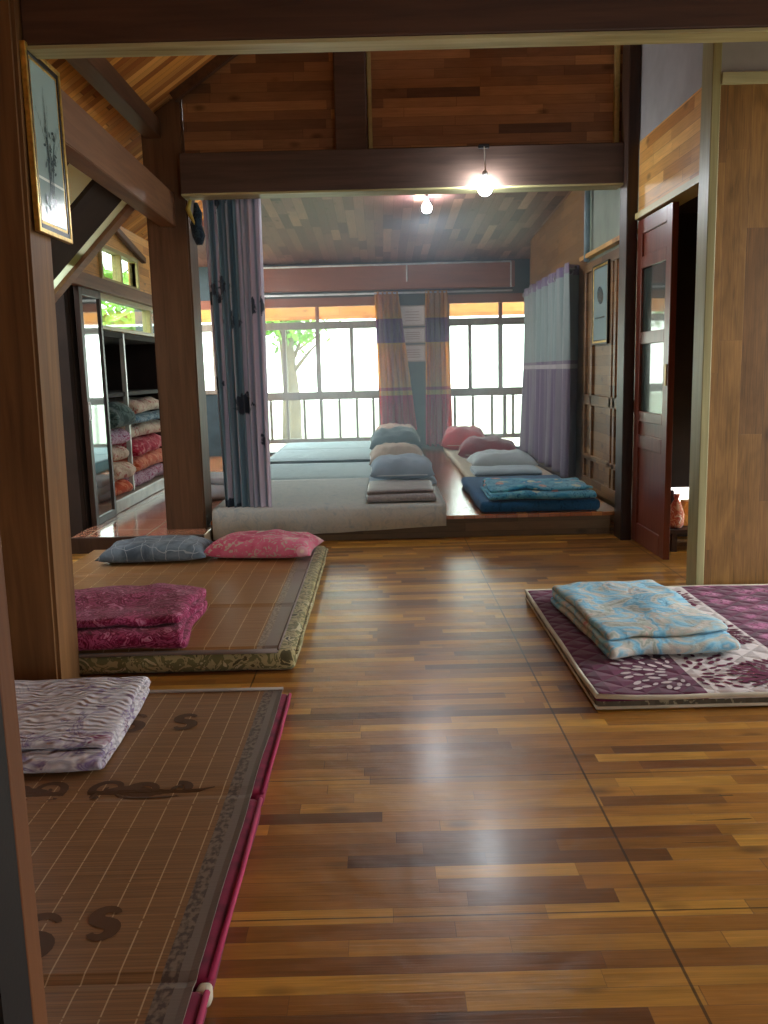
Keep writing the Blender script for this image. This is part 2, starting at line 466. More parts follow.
# curtain cloths: colour bands follow the cloth's own height
def banded(name, bands, flower=None, stripes=None, rough=.8, trans=.25, fscale=6, ax=0):
    s = NT(name); xyz = s.sep(s.coords()); z = xyz[2]
    zz = s.math('DIVIDE', z, 2.4)
    col = s.ramp(zz, [(p/2.4, c) for p, c in bands], 'CONSTANT')
    if stripes:
        w = s.n('ShaderNodeTexNoise'); w.noise_dimensions = '1D'; w.inputs['Scale'].default_value = stripes[0]; w.inputs['Detail'].default_value = 1
        s.l(xyz[ax], w.inputs['W'])
        col = s.mix(s.math('MULTIPLY', s.ramp(w.outputs[0], [(.46, (0, 0, 0)), (.54, (255, 255, 255))]), 1.0 if flower else .35), col, stripes[1])
    if flower:
        vo = s.n('ShaderNodeTexVoronoi'); vo.inputs['Scale'].default_value = fscale
        nn = s.n('ShaderNodeTexNoise'); s.l(s.coords(), nn.inputs['Vector']); nn.inputs['Scale'].default_value = 22
        dv = s.n('ShaderNodeVectorMath', operation='SCALE'); s.l(nn.outputs['Color'], dv.inputs[0]); dv.inputs['Scale'].default_value = .12
        av = s.n('ShaderNodeVectorMath', operation='ADD'); s.l(s.coords(), av.inputs[0]); s.l(dv.outputs[0], av.inputs[1])
        s.l(av.outputs[0], vo.inputs['Vector'])
        col = s.mix(s.ramp(vo.outputs['Distance'], [(.22, (255, 255, 255)), (.27, (0, 0, 0))]), col, flower)
    s.fin(col, rough, .25, sheen=.2)
    tl = s.n('ShaderNodeBsdfTranslucent'); s.l(col, tl.inputs[0])
    mx = s.n('ShaderNodeMixShader'); mx.inputs[0].default_value = trans
    s.l(s.b.outputs[0], mx.inputs[1]); s.l(tl.outputs[0], mx.inputs[2]); s.l(mx.outputs[0], s.out.inputs[0])
    return s.m
M['cur_grey'] = banded('grey_satin_curtain', [(0, (136, 166, 182)), (2.4, (136, 166, 182))], flower=(80, 92, 108), stripes=(17, (236, 228, 240)), rough=.35, fscale=3.6, trans=.42)  # the cloth's pale stripes, whitened to carry the folds' highlights
M['cur_win'] = banded('striped_window_curtain', [(0, (226, 40, 80)), (.80, (236, 186, 80)), (.86, (206, 90, 60)), (.9, (244, 190, 70)), (1.42, (150, 90, 150)), (1.70, (236, 186, 96))], trans=.9, stripes=(30, (198, 160, 130)))
M['cur_right'] = banded('banded_side_curtain', [(0, (112, 88, 120)), (.88, (196, 186, 190)), (.91, (120, 96, 130)), (.94, (146, 164, 166)), (1.62, (122, 100, 140)), (1.76, (168, 172, 184))], trans=.15, stripes=(12, (176, 172, 170)), ax=1)  # stripes paint the light and dark of the folds into the colour

# ------------------------------------------------------------------ SETTING
def struct(name, bm, m, parent=None, kind='structure', smooth=False, label=None):
    o = obj(name, bm, m, parent, smooth)
    if not parent: o['kind'] = kind
    if label: o['label'] = label
    return o

struct('floor', B(-3.2, 3.3, -2.2, 10.59, -.1, 0), M['floor'], label='polished parquet floor of golden brown wood strips')
struct('floor', B(-2.0, -1.141, 5.45, 8.4, .001, .1, .004), M['terra'], label='raised floor of glossy red tiles beside the wardrobe')
o = bpy.data.objects['floor.001']; obj('step_board', B(-2.0, -1.141, 5.42, 5.45, 0, .102, .003), M['darkpost'], o)
fl = struct('floor', B(-2.9, -1.141, 8.4, 10.59, .001, .12), M['platform'], label='raised floor behind the grey curtain')

# sleeping platform
pf = empty('sleeping_platform', 'raised wooden sleeping platform spanning the far room in front of the windows', 'platform', (.2, 5.6, 0))
def rel(p, bm):
    bm.transform(Matrix.Translation(-Vector(p.location))); return bm
obj('deck', rel(pf, B(-1.14, 1.56, 5.645, 10.6, .125, .15, .003)), M['platform'], pf)
obj('front_board', rel(pf, B(-1.14, 1.495, 5.655, 5.69, 0, .125, .003)), M['platform_front'], pf)

# right wall of the near room, above the door, and along the platform
wr = struct('wall_right', box(box(bmesh.new(), 1.57, 1.66, 4.262, 5.42, 1.99, 2.40), 1.57, 1.66, 5.58, 6.98, 1.9, 1.93), M['orange'],
            label='orange plank wall panel over the red door')
obj('upper_plaster', box(bmesh.new(), 1.572, 1.66, 4.262, 5.74, 2.40, 3.04), M['grey'], wr)
obj('door_head_trim', box(bmesh.new(), 1.55, 1.67, 4.262, 5.42, 1.955, 1.99), M['trimy'], wr)
wf = struct('wall_right', box(box(bmesh.new(), 1.62, 1.72, 5.58, 9.5, 0, 1.86), 1.80, 1.88, 9.5, 10.6, 0, 1.86), M['farwood'], label='brown panelled wall beside the platform')
obj('upper_plaster', B(1.62, 1.72, 5.58, 6.95, 1.86, 2.75), M['greygreen'], wf)
obj('upper_boards', box(box(box(bmesh.new(), 1.62, 1.72, 6.95, 9.5, 1.86, 2.7), 1.80, 1.88, 9.5, 10.6, 1.86, 2.6), 1.72, 1.80, 9.45, 9.5, 0, 2.6), M['farwood'], wf)
bm = bmesh.new()
for (y0, y1, z0, z1) in ((5.6, 6.95, .80, .88), (5.6, 6.95, .15, .24), (5.6, 6.95, 1.80, 1.87), (5.6, 6.95, .38, .42)):
    box(bm, 1.60, 1.625, y0, y1, z0, z1, .004)
for yy in (5.66, 6.0, 6.1, 6.66, 6.88):
    box(bm, 1.60, 1.625, yy, yy+.06, .24, 1.8, .004)
obj('panel_rails', bm, M['farwood'], wf)
obj('light_panel', B(1.612, 1.626, 5.72, 6.0, .9, 1.78), plain('orange_board', (176, 112, 62), .5), wf)

# facing plank wall on the right
wp = struct('wall_partition', B(1.553, 3.3, 4.14, 4.25, 0, 2.325), M['panel'], label='tall brown wood panel wall at the right edge')
bm = bmesh.new(); box(bm, 1.512, 1.5525, 4.125, 4.26, 0, 2.62, .004)
obj('corner_trim', bm, M['trimlt'], wp)
obj('top_trim', B(1.553, 3.3, 4.12, 4.25, 2.325, 2.374, .004), timber('pale_rail', (136, 130, 96), (172, 166, 126), 'X', .4), wp)
obj('upper_plaster', B(1.553, 3.3, 4.15, 4.25, 2.374, 3.04), M['grey'], wp)

# dark store room behind the opening
bm = bmesh.new()
box(bm, 2.5, 2.56, 4.26, 5.6, .75, 2.3); box(bm, 2.5, 2.56, 4.26, 4.5, 0, .75); box(bm, 2.5, 2.56, 5.3, 5.6, 0, .75); box(bm, 1.66, 2.56, 5.5, 5.56, .32, 2.3); box(bm, 1.66, 2.56, 5.5, 5.56, 0, .15); box(bm, 2.0, 2.56, 5.5, 5.56, .15, .32); box(bm, 1.66, 2.5, 4.26, 5.5, 2.0, 2.05)  # low openings added to let daylight onto the shelf things
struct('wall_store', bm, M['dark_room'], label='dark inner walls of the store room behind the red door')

# walls that close the room to the sides
struct('wall_left', B(-3.3, -3.2, -2.2, 5.1, 0, 3.2), M['gable'])
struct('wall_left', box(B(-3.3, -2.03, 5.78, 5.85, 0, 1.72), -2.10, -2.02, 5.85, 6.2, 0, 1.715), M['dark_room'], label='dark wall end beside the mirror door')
struct('wall_left', B(-3.3, -2.03, 5.78, 5.85, 1.72, 2.3), M['orange'], label='orange boards above the dark wall end')
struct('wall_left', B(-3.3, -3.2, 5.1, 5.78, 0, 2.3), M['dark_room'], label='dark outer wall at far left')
struct('wall_back', box(box(box(bmesh.new(), -3.3, 1.2, -2.3, -2.2, 0, 3.9), 2.0, 3.4, -2.3, -2.2, 0, 3.9), 1.2, 2.0, -2.3, -2.2, 2.0, 3.9), M['gable'])  # out-of-view gap added to let sky light in from behind
struct('wall_side', box(box(box(bmesh.new(), 3.3, 3.4, -2.2, 2.3, 0, 3.2), 3.3, 3.4, 4.15, 4.4, 0, 3.2), 3.3, 3.4, 2.3, 4.15, 2.3, 3.2), M['gable'])  # out-of-view opening added and placed to light the post's right face

# roof of the near room: two slopes of slats
SL = .68
def zroof(x): return 3.63 + SL*x if x < .35 else 3.868 - SL*(x-.35)
bm = bmesh.new()
prism(bm, [(-2.1, zroof(-2.1)), (.35, zroof(.35)), (.35, zroof(.35)+.07), (-2.1, zroof(-2.1)+.07)], 'y', -2.2, 5.95)
prism(bm, [(-2.1, zroof(-2.1)), (-1.45, zroof(-1.45)), (-1.45, zroof(-1.45)+.07), (-2.1, zroof(-2.1)+.07)], 'y', 5.95, 8.5)
prism(bm, [(-3.3, 2.2), (-2.1, zroof(-2.1)), (-2.1, zroof(-2.1)+.07), (-3.3, 2.27)], 'y', -2.2, 3.4)
prism(bm, [(.35, zroof(.35)), (1.6, zroof(1.6)), (1.6, zroof(1.6)+.07), (.35, zroof(.35)+.07)], 'y', -2.2, 5.72)
box(bm, 1.6, 3.4, -2.2, 5.72, 3.05, 3.1)
struct('ceiling', bm, M['roof'], label='sloping roof lining of orange wood slats')
# ceiling over the platform
def zfar(y): return 2.60 - (y-6.0)*.052
bm = bmesh.new()
prism(bm, [(5.75, zfar(5.75)), (10.59, zfar(10.59)), (10.59, zfar(10.59)+.06), (5.75, zfar(5.75)+.06)], 'x', -1.16, 1.62)
prism(bm, [(5.97, zfar(5.97)), (10.59, zfar(10.59)), (10.59, zfar(10.59)+.06), (5.97, zfar(5.97)+.06)], 'x', -1.44, -1.16)
prism(bm, [(8.45, zfar(8.45)), (10.59, zfar(10.59)), (10.59, zfar(10.59)+.06), (8.45, zfar(8.45)+.06)], 'x', -2.3, -1.44)
prism(bm, [(9.5, zfar(9.5)), (10.59, zfar(10.59)), (10.59, zfar(10.59)+.06), (9.5, zfar(9.5)+.06)], 'x', 1.62, 1.8)
struct('ceiling', bm, M['farceil'], label='dark board ceiling sloping down to the far windows')

# gable plank wall above the second beam
bm = bmesh.new()
prism(bm, [(-1.17, 2.42), (1.56, 2.42), (1.56, 3.0), (.35, 3.82), (-1.17, zroof(-1.17)-.01)], 'y', 5.66, 5.70)
gb = struct('wall_gable', bm, M['gable'], label='dark plank gable wall above the second beam')
bm = bmesh.new(); beam(bm, (-1.22, 5.63, zroof(-1.22)-.03), (.35, 5.63, zroof(.35)-.03), .05, .06)
obj('sloping_trim', bm, M['rafter'], gb)
bm = bmesh.new(); box(bm, 1.47, 1.499, 5.62, 5.66, 2.42, 3.1, .003); box(bm, -.035, -.01, 5.62, 5.66, 2.42, 3.3, .003)
obj('side_trim', bm, M['trimy'], gb)

# far wall with two big windows
Y0, Y1 = 10.6, 10.7
bm = bmesh.new()
for (a, b, z0, z1) in ((.02, .80, .0, 2.2), (1.80, 2.0, 0, 2.2), (-1.95, -1.72, 0, 2.2), (-1.72, .02, 1.96, 2.2), (.80, 1.80, 1.96, 2.2),
                       (-2.9, -1.95, 0, .87), (-2.9, -2.5, .87, 2.2), (-2.5, -1.95, 1.95, 2.2), (-1.72, .02, 0, .15), (.80, 1.80, 0, .15)):
    box(bm, a, b, Y0, Y1, z0, z1)
box(bm, -2.5, 2.0, Y0, Y1, 2.2, 2.5)
struct('wall_far', bm, M['teal'])

def window(n, x0, x1, z0, z1, ztr, zmid, vm_top, vm_mid, vm_low, label):
    w = empty(n, label, None, ((x0+x1)/2, Y0, z0), kind='structure')
    def part(name, bms, m): return obj(name, rel(w, bms), m, w)
    bm = bmesh.new()
    box(bm, x0, x0+.045, Y0-.02, Y0+.05, z0, z1, .003); box(bm, x1-.045, x1, Y0-.02, Y0+.05, z0, z1, .003)
    box(bm, x0+.045, x1-.045, Y0-.02, Y0+.05, z0, z0+.05, .003)
    box(bm, x0+.045, x1-.045, Y0-.02, Y0+.04, ztr, ztr+.085, .003)
    if zmid: box(bm, x0+.045, x1-.045, Y0-.03, Y0+.04, zmid, zmid+.095, .003)
    part('frame', bm, M['winframe'])
    part('head_rail', box(bmesh.new(), x0, x1, Y0-.025, Y0+.05, z1-.06, z1+.04, .003), M['winframer'])
    for x in vm_top: part('mullion', B(x-.022, x+.022, Y0-.01, Y0+.03, ztr+.085, z1-.06, .002), M['winframer'])
    for x, ww in vm_mid: part('mullion', B(x-ww, x+ww, Y0-.01, Y0+.03, (zmid+.095) if zmid else z0+.05, ztr, .002), M['winframe'])
    for x, ww in vm_low: part('baluster', B(x-ww, x+ww, Y0-.01, Y0+.02, z0+.05, zmid, .002), M['winframe'])
    part('pane', B(x0+.045, x1-.045, Y0+.04, Y0+.046, z0+.05, z1-.06), M['glass'])
    return w
window('window_1', -1.72, .02, .26, 1.93, 1.61, .775, (-.73,), ((-1.14, .022), (-.735, .028), (-.33, .022)),
       ((-1.53, .014), (-1.33, .014), (-1.13, .014), (-.925, .014), (-.72, .018), (-.50, .014), (-.29, .014), (-.09, .014)), 'wide window behind the stacked pillows left of the certificates')
window('window_2', .80, 1.80, .26, 1.93, 1.61, .775, (1.45,), ((1.085, .022), (1.45, .028)),
       ((.895, .014), (1.114, .014), (1.345, .014), (1.50, .02), (1.60, .014)), 'window behind the red pillow right of the certificates')
window('window_3', -2.5, -1.95, .87, 1.93, 1.61, None, (), ((-2.22, .02),), (), 'narrow window glimpsed left of the grey curtain')

# left wall behind the wardrobe, with strip window and small window
wl = struct('wall_left', box(box(box(box(box(bmesh.new(), -2.06, -2.0, 5.86, 6.30, 1.72, 2.3), -2.06, -2.0, 6.30, 8.4, 1.70, 1.79), -2.06, -2.0, 6.30, 6.5, 1.79, 2.3), -2.06, -2.0, 7.42, 8.4, 1.70, 2.3), -2.06, -2.0, 6.5, 7.42, 2.05, 2.3), M['orange'],
            label='orange plank wall over the wardrobe')
obj('side_boards', box(box(bmesh.new(), -2.9, -2.0, 8.38, 8.43, 0, 1.4), -2.95, -2.9, 8.43, 10.7, 0, 1.3), M['farwood'], wl)
w4 = empty('window_4', 'long low strip window above the wardrobe', None, (-2.0, 7.1, 1.47), kind='structure')
bm = bmesh.new(); box(bm, -2.05, -1.98, 6.2, 8.3, 1.445, 1.475, .003); box(bm, -2.05, -1.98, 6.2, 8.3, 1.665, 1.705, .003)
box(bm, -2.05, -1.98, 6.2, 6.24, 1.475, 1.665, .003); box(bm, -2.05, -1.98, 7.72, 7.78, 1.475, 1.665, .003)
obj('frame', rel(w4, bm), M['trimy'], w4); obj('pane', rel(w4, B(-2.02, -2.014, 6.24, 7.72, 1.475, 1.665)), M['glass'], w4)
obj('pane', rel(w4, B(-2.02, -2.014, 7.78, 8.3, 1.475, 1.665)), M['glass'], w4)
w5 = empty('window_5', 'small two-pane window high in the orange plank wall', None, (-2.0, 7.0, 1.8), kind='structure')
bm = bmesh.new(); box(bm, -2.05, -1.98, 6.46, 7.46, 1.79, 1.825, .003); box(bm, -2.05, -1.98, 6.46, 7.46, 2.03, 2.06, .003)
for y in (6.46, 6.94, 7.42): box(bm, -2.05, -1.98, y, y+.04, 1.825, 2.03, .003)
obj('frame', rel(w5, bm), M['trimy'], w5)
obj('pane', rel(w5, B(-2.02, -2.014, 6.50, 6.94, 1.825, 2.03)), M['glass'], w5)
obj('pane', rel(w5, B(-2.02, -2.014, 6.98, 7.42, 1.825, 2.03)), M['glass'], w5)

# ------------------------------------------------------------------ TIMBER FRAME
def single(name, bm, m, label, cat, group=None, origin=None, smooth=False):
    o = obj(name, bm, m, None, smooth)
    return tag(o, label, cat, group)

def lean(bm, kx):
    for v in bm.verts: v.co.x += kx*v.co.z
    return bm
def roofpost(x0, x1, y0, y1, z0, k=0):
    bm = prism(bmesh.new(), [(x0, z0), (x1, z0), (x1, zroof(x1)-.02), (x0, zroof(x0)-.02)], 'y', y0, y1)
    bmesh.ops.bevel(bm, geom=[e for e in bm.edges if abs(e.verts[0].co.z-e.verts[1].co.z) > 1], offset=.012, segments=2, affect='EDGES')
    return lean(bm, k)
single('post', roofpost(-1.56, -1.14, 2.90, 3.105, 0, .016), M['post'], 'thick square wooden post at the left with the tall framed picture on it', 'post')
single('post', roofpost(-1.435, -1.175, 5.66, 5.92, .101), M['post_mid'], 'square wooden post left of the grey curtain behind the pillows', 'post')
single('post', B(1.50, 1.568, 5.42, 5.58, 0, 2.98, .006), M['darkpost'], 'slim dark post between the red door and the platform', 'post')
single('post', B(-.235, -.04, 5.56, 5.655, 2.42, 3.4, .008), M['beamdk'], 'short upright dark post on top of the second beam', 'post')
def faced_beam(x0, x1, y0, y1, z0, z1, m, label):
    e = empty('beam', label, 'beam', ((x0+x1)/2, y0, z0))
    obj('beam_body', rel(e, B(x0, x1, y0, y1, z0+.012, z1, .006)), m, e)
    obj('bare_lit_underside', rel(e, B(x0, x1, y0+.002, y1-.002, z0, z0+.0119, .002)), BARE_LIT, e)
BARE_LIT = timber('bare_pale_lit_wood', (128, 118, 74), (206, 198, 150), 'X', .45)  # pale bare wood, with floor bounce light painted into its colour
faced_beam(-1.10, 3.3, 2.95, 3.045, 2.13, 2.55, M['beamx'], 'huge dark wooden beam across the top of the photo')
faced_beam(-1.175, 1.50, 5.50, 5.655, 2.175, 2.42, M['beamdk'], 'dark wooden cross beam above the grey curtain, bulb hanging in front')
bm = bmesh.new(); beam(bm, (-1.235, 3.11, 2.10), (-1.30, 5.655, 2.12), .1, .2)
single('beam', bm, M['beamy'], 'brown tie beam running from behind the tall picture to the middle post', 'beam')
single('beam', B(-1.72, 1.60, 10.44, 10.56, 2.04, 2.33, .006), M['beamred'], 'reddish beam above the far windows with a white pipe along it', 'beam')
bm = bmesh.new(); beam(bm, (-1.36, 3.11, 2.60), (-1.36, 5.66, 2.60), .10, .11)
single('purlin', bm, M['rafter'], 'dark roof purlin under the orange slats at top left', 'beam')
bm = bmesh.new(); beam(bm, (-1.975, 6.73, 2.23), (-1.975, 7.62, 2.07), .04, .05)
single('brace', bm, M['rafter'], 'thin brown brace crossing the orange wall by the small window', 'beam')

# lean-to roof beside the tie beam, with glazed gaps
LT = empty('lean_to_roof', 'steep side roof of boards with bright glazed gaps beside the tie beam', 'roof', (-1.75, 4.9, 1.7))
def strip(ya, yb, th, up=0.0, x0=-1.33, x1=-2.0):
    bm = bmesh.new(); za, zb = 2.06 + up, 2.06 - 1.02*(x0-x1) + up
    prism(bm, [(x0, za), (x1, zb), (x1, zb+th), (x0, za+th)], 'y', ya, yb); return rel(LT, bm)
obj('end_rafter', strip(5.02, 5.12, .07), M['beamy'], LT)
obj('dark_board', strip(4.42, 4.86, .04), M['dark_room'], LT)
obj('dark_board', strip(3.4, 4.05, .04), M['rafter'], LT)
obj('pane', strip(4.86, 5.02, .012, .03), M['frost'], LT)
obj('pane', strip(4.05, 4.42, .012, .03), M['frost'], LT)
obj('cross_bar', strip(4.86, 5.02, .03, 0, -1.60, -1.64), M['beamy'], LT) if False else None
bm = bmesh.new(); prism(bm, [(-1.66, 1.76), (-1.70, 1.72), (-1.70, 1.76), (-1.66, 1.80)], 'y', 4.86, 5.02)
obj('cross_bar', rel(LT, bm), M['trimy'], LT)
bm = bmesh.new(); box(bm, -2.06, -1.9, 5.12, 8.3, 1.70, 1.79, .004)
single('lintel', box(bmesh.new(), -1.995, -1.93, 5.3, 8.3, 1.70, 1.79, .004), M['beamy'], 'grey-brown lintel board above the strip window at left', 'beam'); bm.free()

# ------------------------------------------------------------------ DOOR LEAF (red, right)
d1 = empty('door_1', 'red wooden door leaf with dark glass between the slim post and the panel wall', None, (1.57, 5.1, 0), kind='structure')
def dp(name, bm, m, parent=None):
    return obj(name, rel(d1, bm), m, d1)
ya, yb, xa, xb = 4.79, 5.415, 1.568, 1.603
bm = bmesh.new()
box(bm, xa, xb, ya, ya+.09, .01, 1.945, .003); box(bm, xa, xb, yb-.09, yb, .01, 1.945, .003)
for z0, z1 in ((.01, .13), (.60, .68), (.76, .82), (1.22, 1.29), (1.66, 1.73), (1.86, 1.945)):
    box(bm, xa, xb, ya+.09, yb-.09, z0, z1, .003)
dfr = dp('door_frame', bm, M['red'])
for z0, z1 in ((.13, .60), (.68, .76), (1.73, 1.86)):
    dp('wood_panel', B(xa+.012, xb-.012, ya+.09, yb-.09, z0, z1), M['red'])
for z0, z1 in ((.82, 1.22), (1.29, 1.66)):
    dp('glass_pane', B(xa+.014, xb-.014, ya+.09, yb-.09, z0, z1), M['darkglass'])
bm = bmesh.new(); box(bm, xa-.006, xa, ya+.02, ya+.05, .98, 1.10, .002)
dp('handle', bm, plain('brass', (150, 120, 70), .3, metal=.8)).parent = dfr

# store room shelf and things
sh = empty('low_shelf', 'low wooden shelf in the dark room behind the red door', 'shelf', (2.0, 5.1, 0))
obj('board', rel(sh, B(1.68, 2.3, 5.02, 5.45, .115, .135, .003)), M['darkpost'], sh)
for (x, y) in ((1.70, 5.04), (2.25, 5.04), (1.70, 5.40), (2.25, 5.40)):
    obj('leg', rel(sh, B(x, x+.03, y, y+.03, 0, .115)), M['darkpost'], sh)
pm = [fabric('print_a', [(230, 190, 150), (206, 120, 96), (240, 226, 206), (120, 60, 48)], 18, 2), fabric('print_b', [(236, 176, 86), (220, 150, 70), (246, 206, 140)], 10, 2)]
bm = lathe(bmesh.new(), [(.03, 0), (.045, .02), (.048, .08), (.03, .14), (.012, .17), (.02, .20)], n=14)
o = obj('cloth_bag', bm, pm[0], smooth=True); o.location = (1.74, 5.10, .136); tag(o, 'pink patterned bag on the low shelf behind the red door', 'bag')
o = obj('cardboard_box', B(-.032, .032, -.04, .04, 0, .15, .004), pm[1]); o.location = (1.835, 5.18, .136); tag(o, 'orange-yellow box on the low shelf behind the red door', 'box')
o = obj('cloth_bag', lathe(bmesh.new(), [(.02, 0), (.035, .02), (.035, .09), (.015, .15), (.008, .19)], n=14), plain('dark_cloth', (60, 44, 44), .9), smooth=True); o.location = (1.795, 5.34, .136); tag(o, 'dark bag behind the pink bag on the low shelf', 'bag')

# near door jamb, left edge
jb = empty('door_jamb', 'blurred dark red wooden door jamb at the bottom left edge, closest to the camera', 'jamb', (-.45, .9, 0))
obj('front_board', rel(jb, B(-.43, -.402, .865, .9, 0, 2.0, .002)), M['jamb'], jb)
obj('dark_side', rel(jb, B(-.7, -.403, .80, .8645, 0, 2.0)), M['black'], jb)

# ------------------------------------------------------------------ PICTURES
def picture(name, label, x, y0, y1, z0, z1, face, mats, art, fw, tilt=0.0, glassy=True):
    """hangs on a wall of constant x; face=+1 looks to +x"""
    p = empty(name, label, 'picture', (x, (y0+y1)/2, z0))
    hy, hz = (y1-y0)/2, z1-z0
    def T(bm): bm.transform(Matrix.Rotation(tilt, 4, 'Y')); return bm
    def bar(nm, f0, f1, m, dep):
        bm = bmesh.new(); a, b = sorted((0, dep*face))
        box(bm, a, b, -hy+f0, -hy+f1, f0, hz-f0, .0015); box(bm, a, b, hy-f1, hy-f0, f0, hz-f0, .0015)
        box(bm, a, b, -hy+f1, hy-f1, f0, f1, .0015); box(bm, a, b, -hy+f1, hy-f1, hz-f1, hz-f0, .0015)
        obj(nm, T(bm), m, p)
    bar('outer_frame', 0, fw*.35, mats[0], .018); bar('inner_frame', fw*.35, fw*.75, mats[1], .015); bar('slip', fw*.75, fw, mats[0], .013)
    a, b = sorted((0, .008*face))
    obj('backing', T(B(a, b, -hy+.004, hy-.004, .004, hz-.004)), M['blackframe'], p)
    bm = art(hy-fw, hz-2*fw); bm.transform(Matrix.Translation((.012*face, 0, fw))); 
    obj('artwork', T(bm), ART, p)
    return p
s = NT('pale_print'); s.bump(s.noise(s.coords(), 8, 2), .02, .001); pap = s.fin((150, 172, 172), .15, .25)
s = NT('ink'); ink = s.fin((74, 92, 96), .2)
s = NT('pale_line'); pale = s.fin((214, 222, 214), .3)
ART = [pap, ink, pale]
def ell(bm, c, a, b, ang, x, mi, n=10):
    vs = []
    for k in range(n):
        t = 2*pi*k/n; u, v = a*cos(t), b*sin(t)
        vs.append(bm.verts.new((x, c[0]+u*cos(ang)-v*sin(ang), c[1]+u*sin(ang)+v*cos(ang))))
    bm.faces.new(vs).material_index = mi
def orchid(hy, hz):
    bm = bmesh.new(); box(bm, -.001, .001, -hy, hy, 0, hz)
    rnd = random.Random(3)
    box(bm, .0012, .0016, -hy, hy, hz*.27, hz*.275+.006, 0, 2)
    for i in range(9):
        a = .9+.1*rnd.random()*6; b0 = rnd.uniform(-.02, .02); L = rnd.uniform(.12, .34); c = rnd.uniform(-.5, .5)
        for k in range(14):
            t = k/14
            ell(bm, (b0+c*.16*t*t*(1+t), hz*.22+L*t), L/22, .0035*(1.2-t), pi/2-c*.6*t, .0018+.0001*i, 1, 6)
    for i in range(26):
        ell(bm, (rnd.uniform(-.05, .05), hz*rnd.uniform(.32, .62)), .012, .005, rnd.uniform(0, 3), .003+.0001*i, 1, 7)
    for i in range(10):
        ell(bm, (rnd.uniform(-.06, .06), hz*rnd.uniform(.06, .22)), .02, .012, rnd.uniform(0, 3), .003+.0001*i, 1, 8)
    return bm
picture('framed_picture', 'tall gold and black framed ink print of a plant hanging on the thick left post', -1.105, 2.93, 3.235, 1.575, 2.15, 1, (M['gold'], M['blackframe']), orchid, .04)
def blank(hy, hz):
    bm = bmesh.new(); box(bm, -.001, .001, -hy, hy, 0, hz)
    box(bm, -.002, -.0012, -hy*.7, hy*.7, hz*.3, hz*.32, 0, 1); ell(bm, (0, hz*.62), hy*.5, hz*.12, .3, -.0016, 1, 12); return bm
picture('framed_picture', 'narrow dark framed picture on the brown wall right of the banded curtain', 1.60, 6.16, 6.60, 1.25, 1.82, -1, (M['blackframe'], M['gold']), blank, .035)

# certificates on the pier
s = NT('certificate_paper'); cert = s.fin((206, 192, 188), .25, .5)
s = NT('certificate_print'); cprint = s.fin((150, 110, 104), .4)
for i, (z0, z1, lb) in enumerate(((1.62, 1.86, 'topmost of three pale framed certificates between the window curtains'),
                                  (1.42, 1.60, 'middle one of three pale framed certificates between the window curtains'),
                                  (1.20, 1.40, 'lowest of three pale framed certificates between the window curtains'))):
    c = empty('framed_certificate', lb, 'certificate', (.40, 10.6, z0), group='certificates between the windows')
    hw = .155; h = z1-z0
    bm = bmesh.new(); box(bm, -hw, hw, -.02, -.0005, 0, .014); box(bm, -hw, hw, -.02, -.0005, h-.014, h); box(bm, -hw, -hw+.014, -.02, -.0005, .014, h-.014); box(bm, hw-.014, hw, -.02, -.0005, .014, h-.014)
    obj('frame', bm, plain('cert_frame', (160, 138, 130), .4), c)
    bm = B(-hw+.014, hw-.014, -.012, -.004, .014, h-.014)
    for k in range(4): box(bm, -hw*.55, hw*.55, -.0135, -.0122, h*(.25+.14*k), h*(.25+.14*k)+.008, 0, 1)
    obj('paper', bm, [cert, cprint], c)

# ------------------------------------------------------------------ LAMPS
def bulb(loc, ctop, label):
    b = empty('light_bulb', label, 'lamp', loc, group='bare bulbs hanging from the ceiling')
    bm = lathe(bmesh.new(), [(.012, .05), (.02, .038), (.034, .02), (.042, 0), (.040, -.018), (.032, -.034), (.017, -.044), (.003, -.046)], n=20)
    obj('glass_bulb', bm, M['bulb'], b, True)
    bm = lathe(bmesh.new(), [(.014, .046), (.019, .05), (.019, .085), (.012, .095), (.004, .098)], n=14)
    obj('socket', bm, M['white'], b, True)
    bm = tube(bmesh.new(), [(0, 0, .09), (.002, 0, (ctop-loc[2])*.5), (-.004, .0, ctop-loc[2])], .004, 6)
    obj('cord', bm, M['cable'], b)
bulb((.655, 5.44, 2.165), 2.40, 'bright bare bulb hanging in front of the dark cross beam')
bulb((.420, 7.5, 2.425), zfar(7.5), 'smaller looking bright bulb hanging from the far ceiling behind the cross beam')
o = obj('cable_clip', B(.622, .688, 5.485, 5.4995, 2.40, 2.425, .003), M['black']); tag(o, 'black clip on the cross beam above the nearer bulb', 'clip')

# white pipe along the far beam
bm = tube(bmesh.new(), [(-1.6, 10.42, 2.31), (1.55, 10.42, 2.32)], .010, 8)
tube(bm, [(.34, 10.42, 2.31), (.34, 10.42, 2.12)], .009, 8); tube(bm, [(1.55, 10.42, 2.32), (1.55, 10.42, 2.03)], .009, 8)
single('conduit', bm, M['white'], 'thin white conduit pipe along the reddish far beam', 'pipe', smooth=True)
single('drain_pipe', tube(bmesh.new(), [(1.585, 6.80, 1.88), (1.585, 6.80, 2.55)], .022, 12), plain('blue_grey_pipe', (150, 176, 190), .3), 'blue-grey pipe standing against the upper right wall above the picture', 'pipe', smooth=True)
single('curtain_rail', tube(bmesh.new(), [(-1.7, 10.50, 2.0), (1.58, 10.50, 2.0)], .012, 8), M['white'], 'pale curtain rail above the far windows', 'rail', smooth=True)

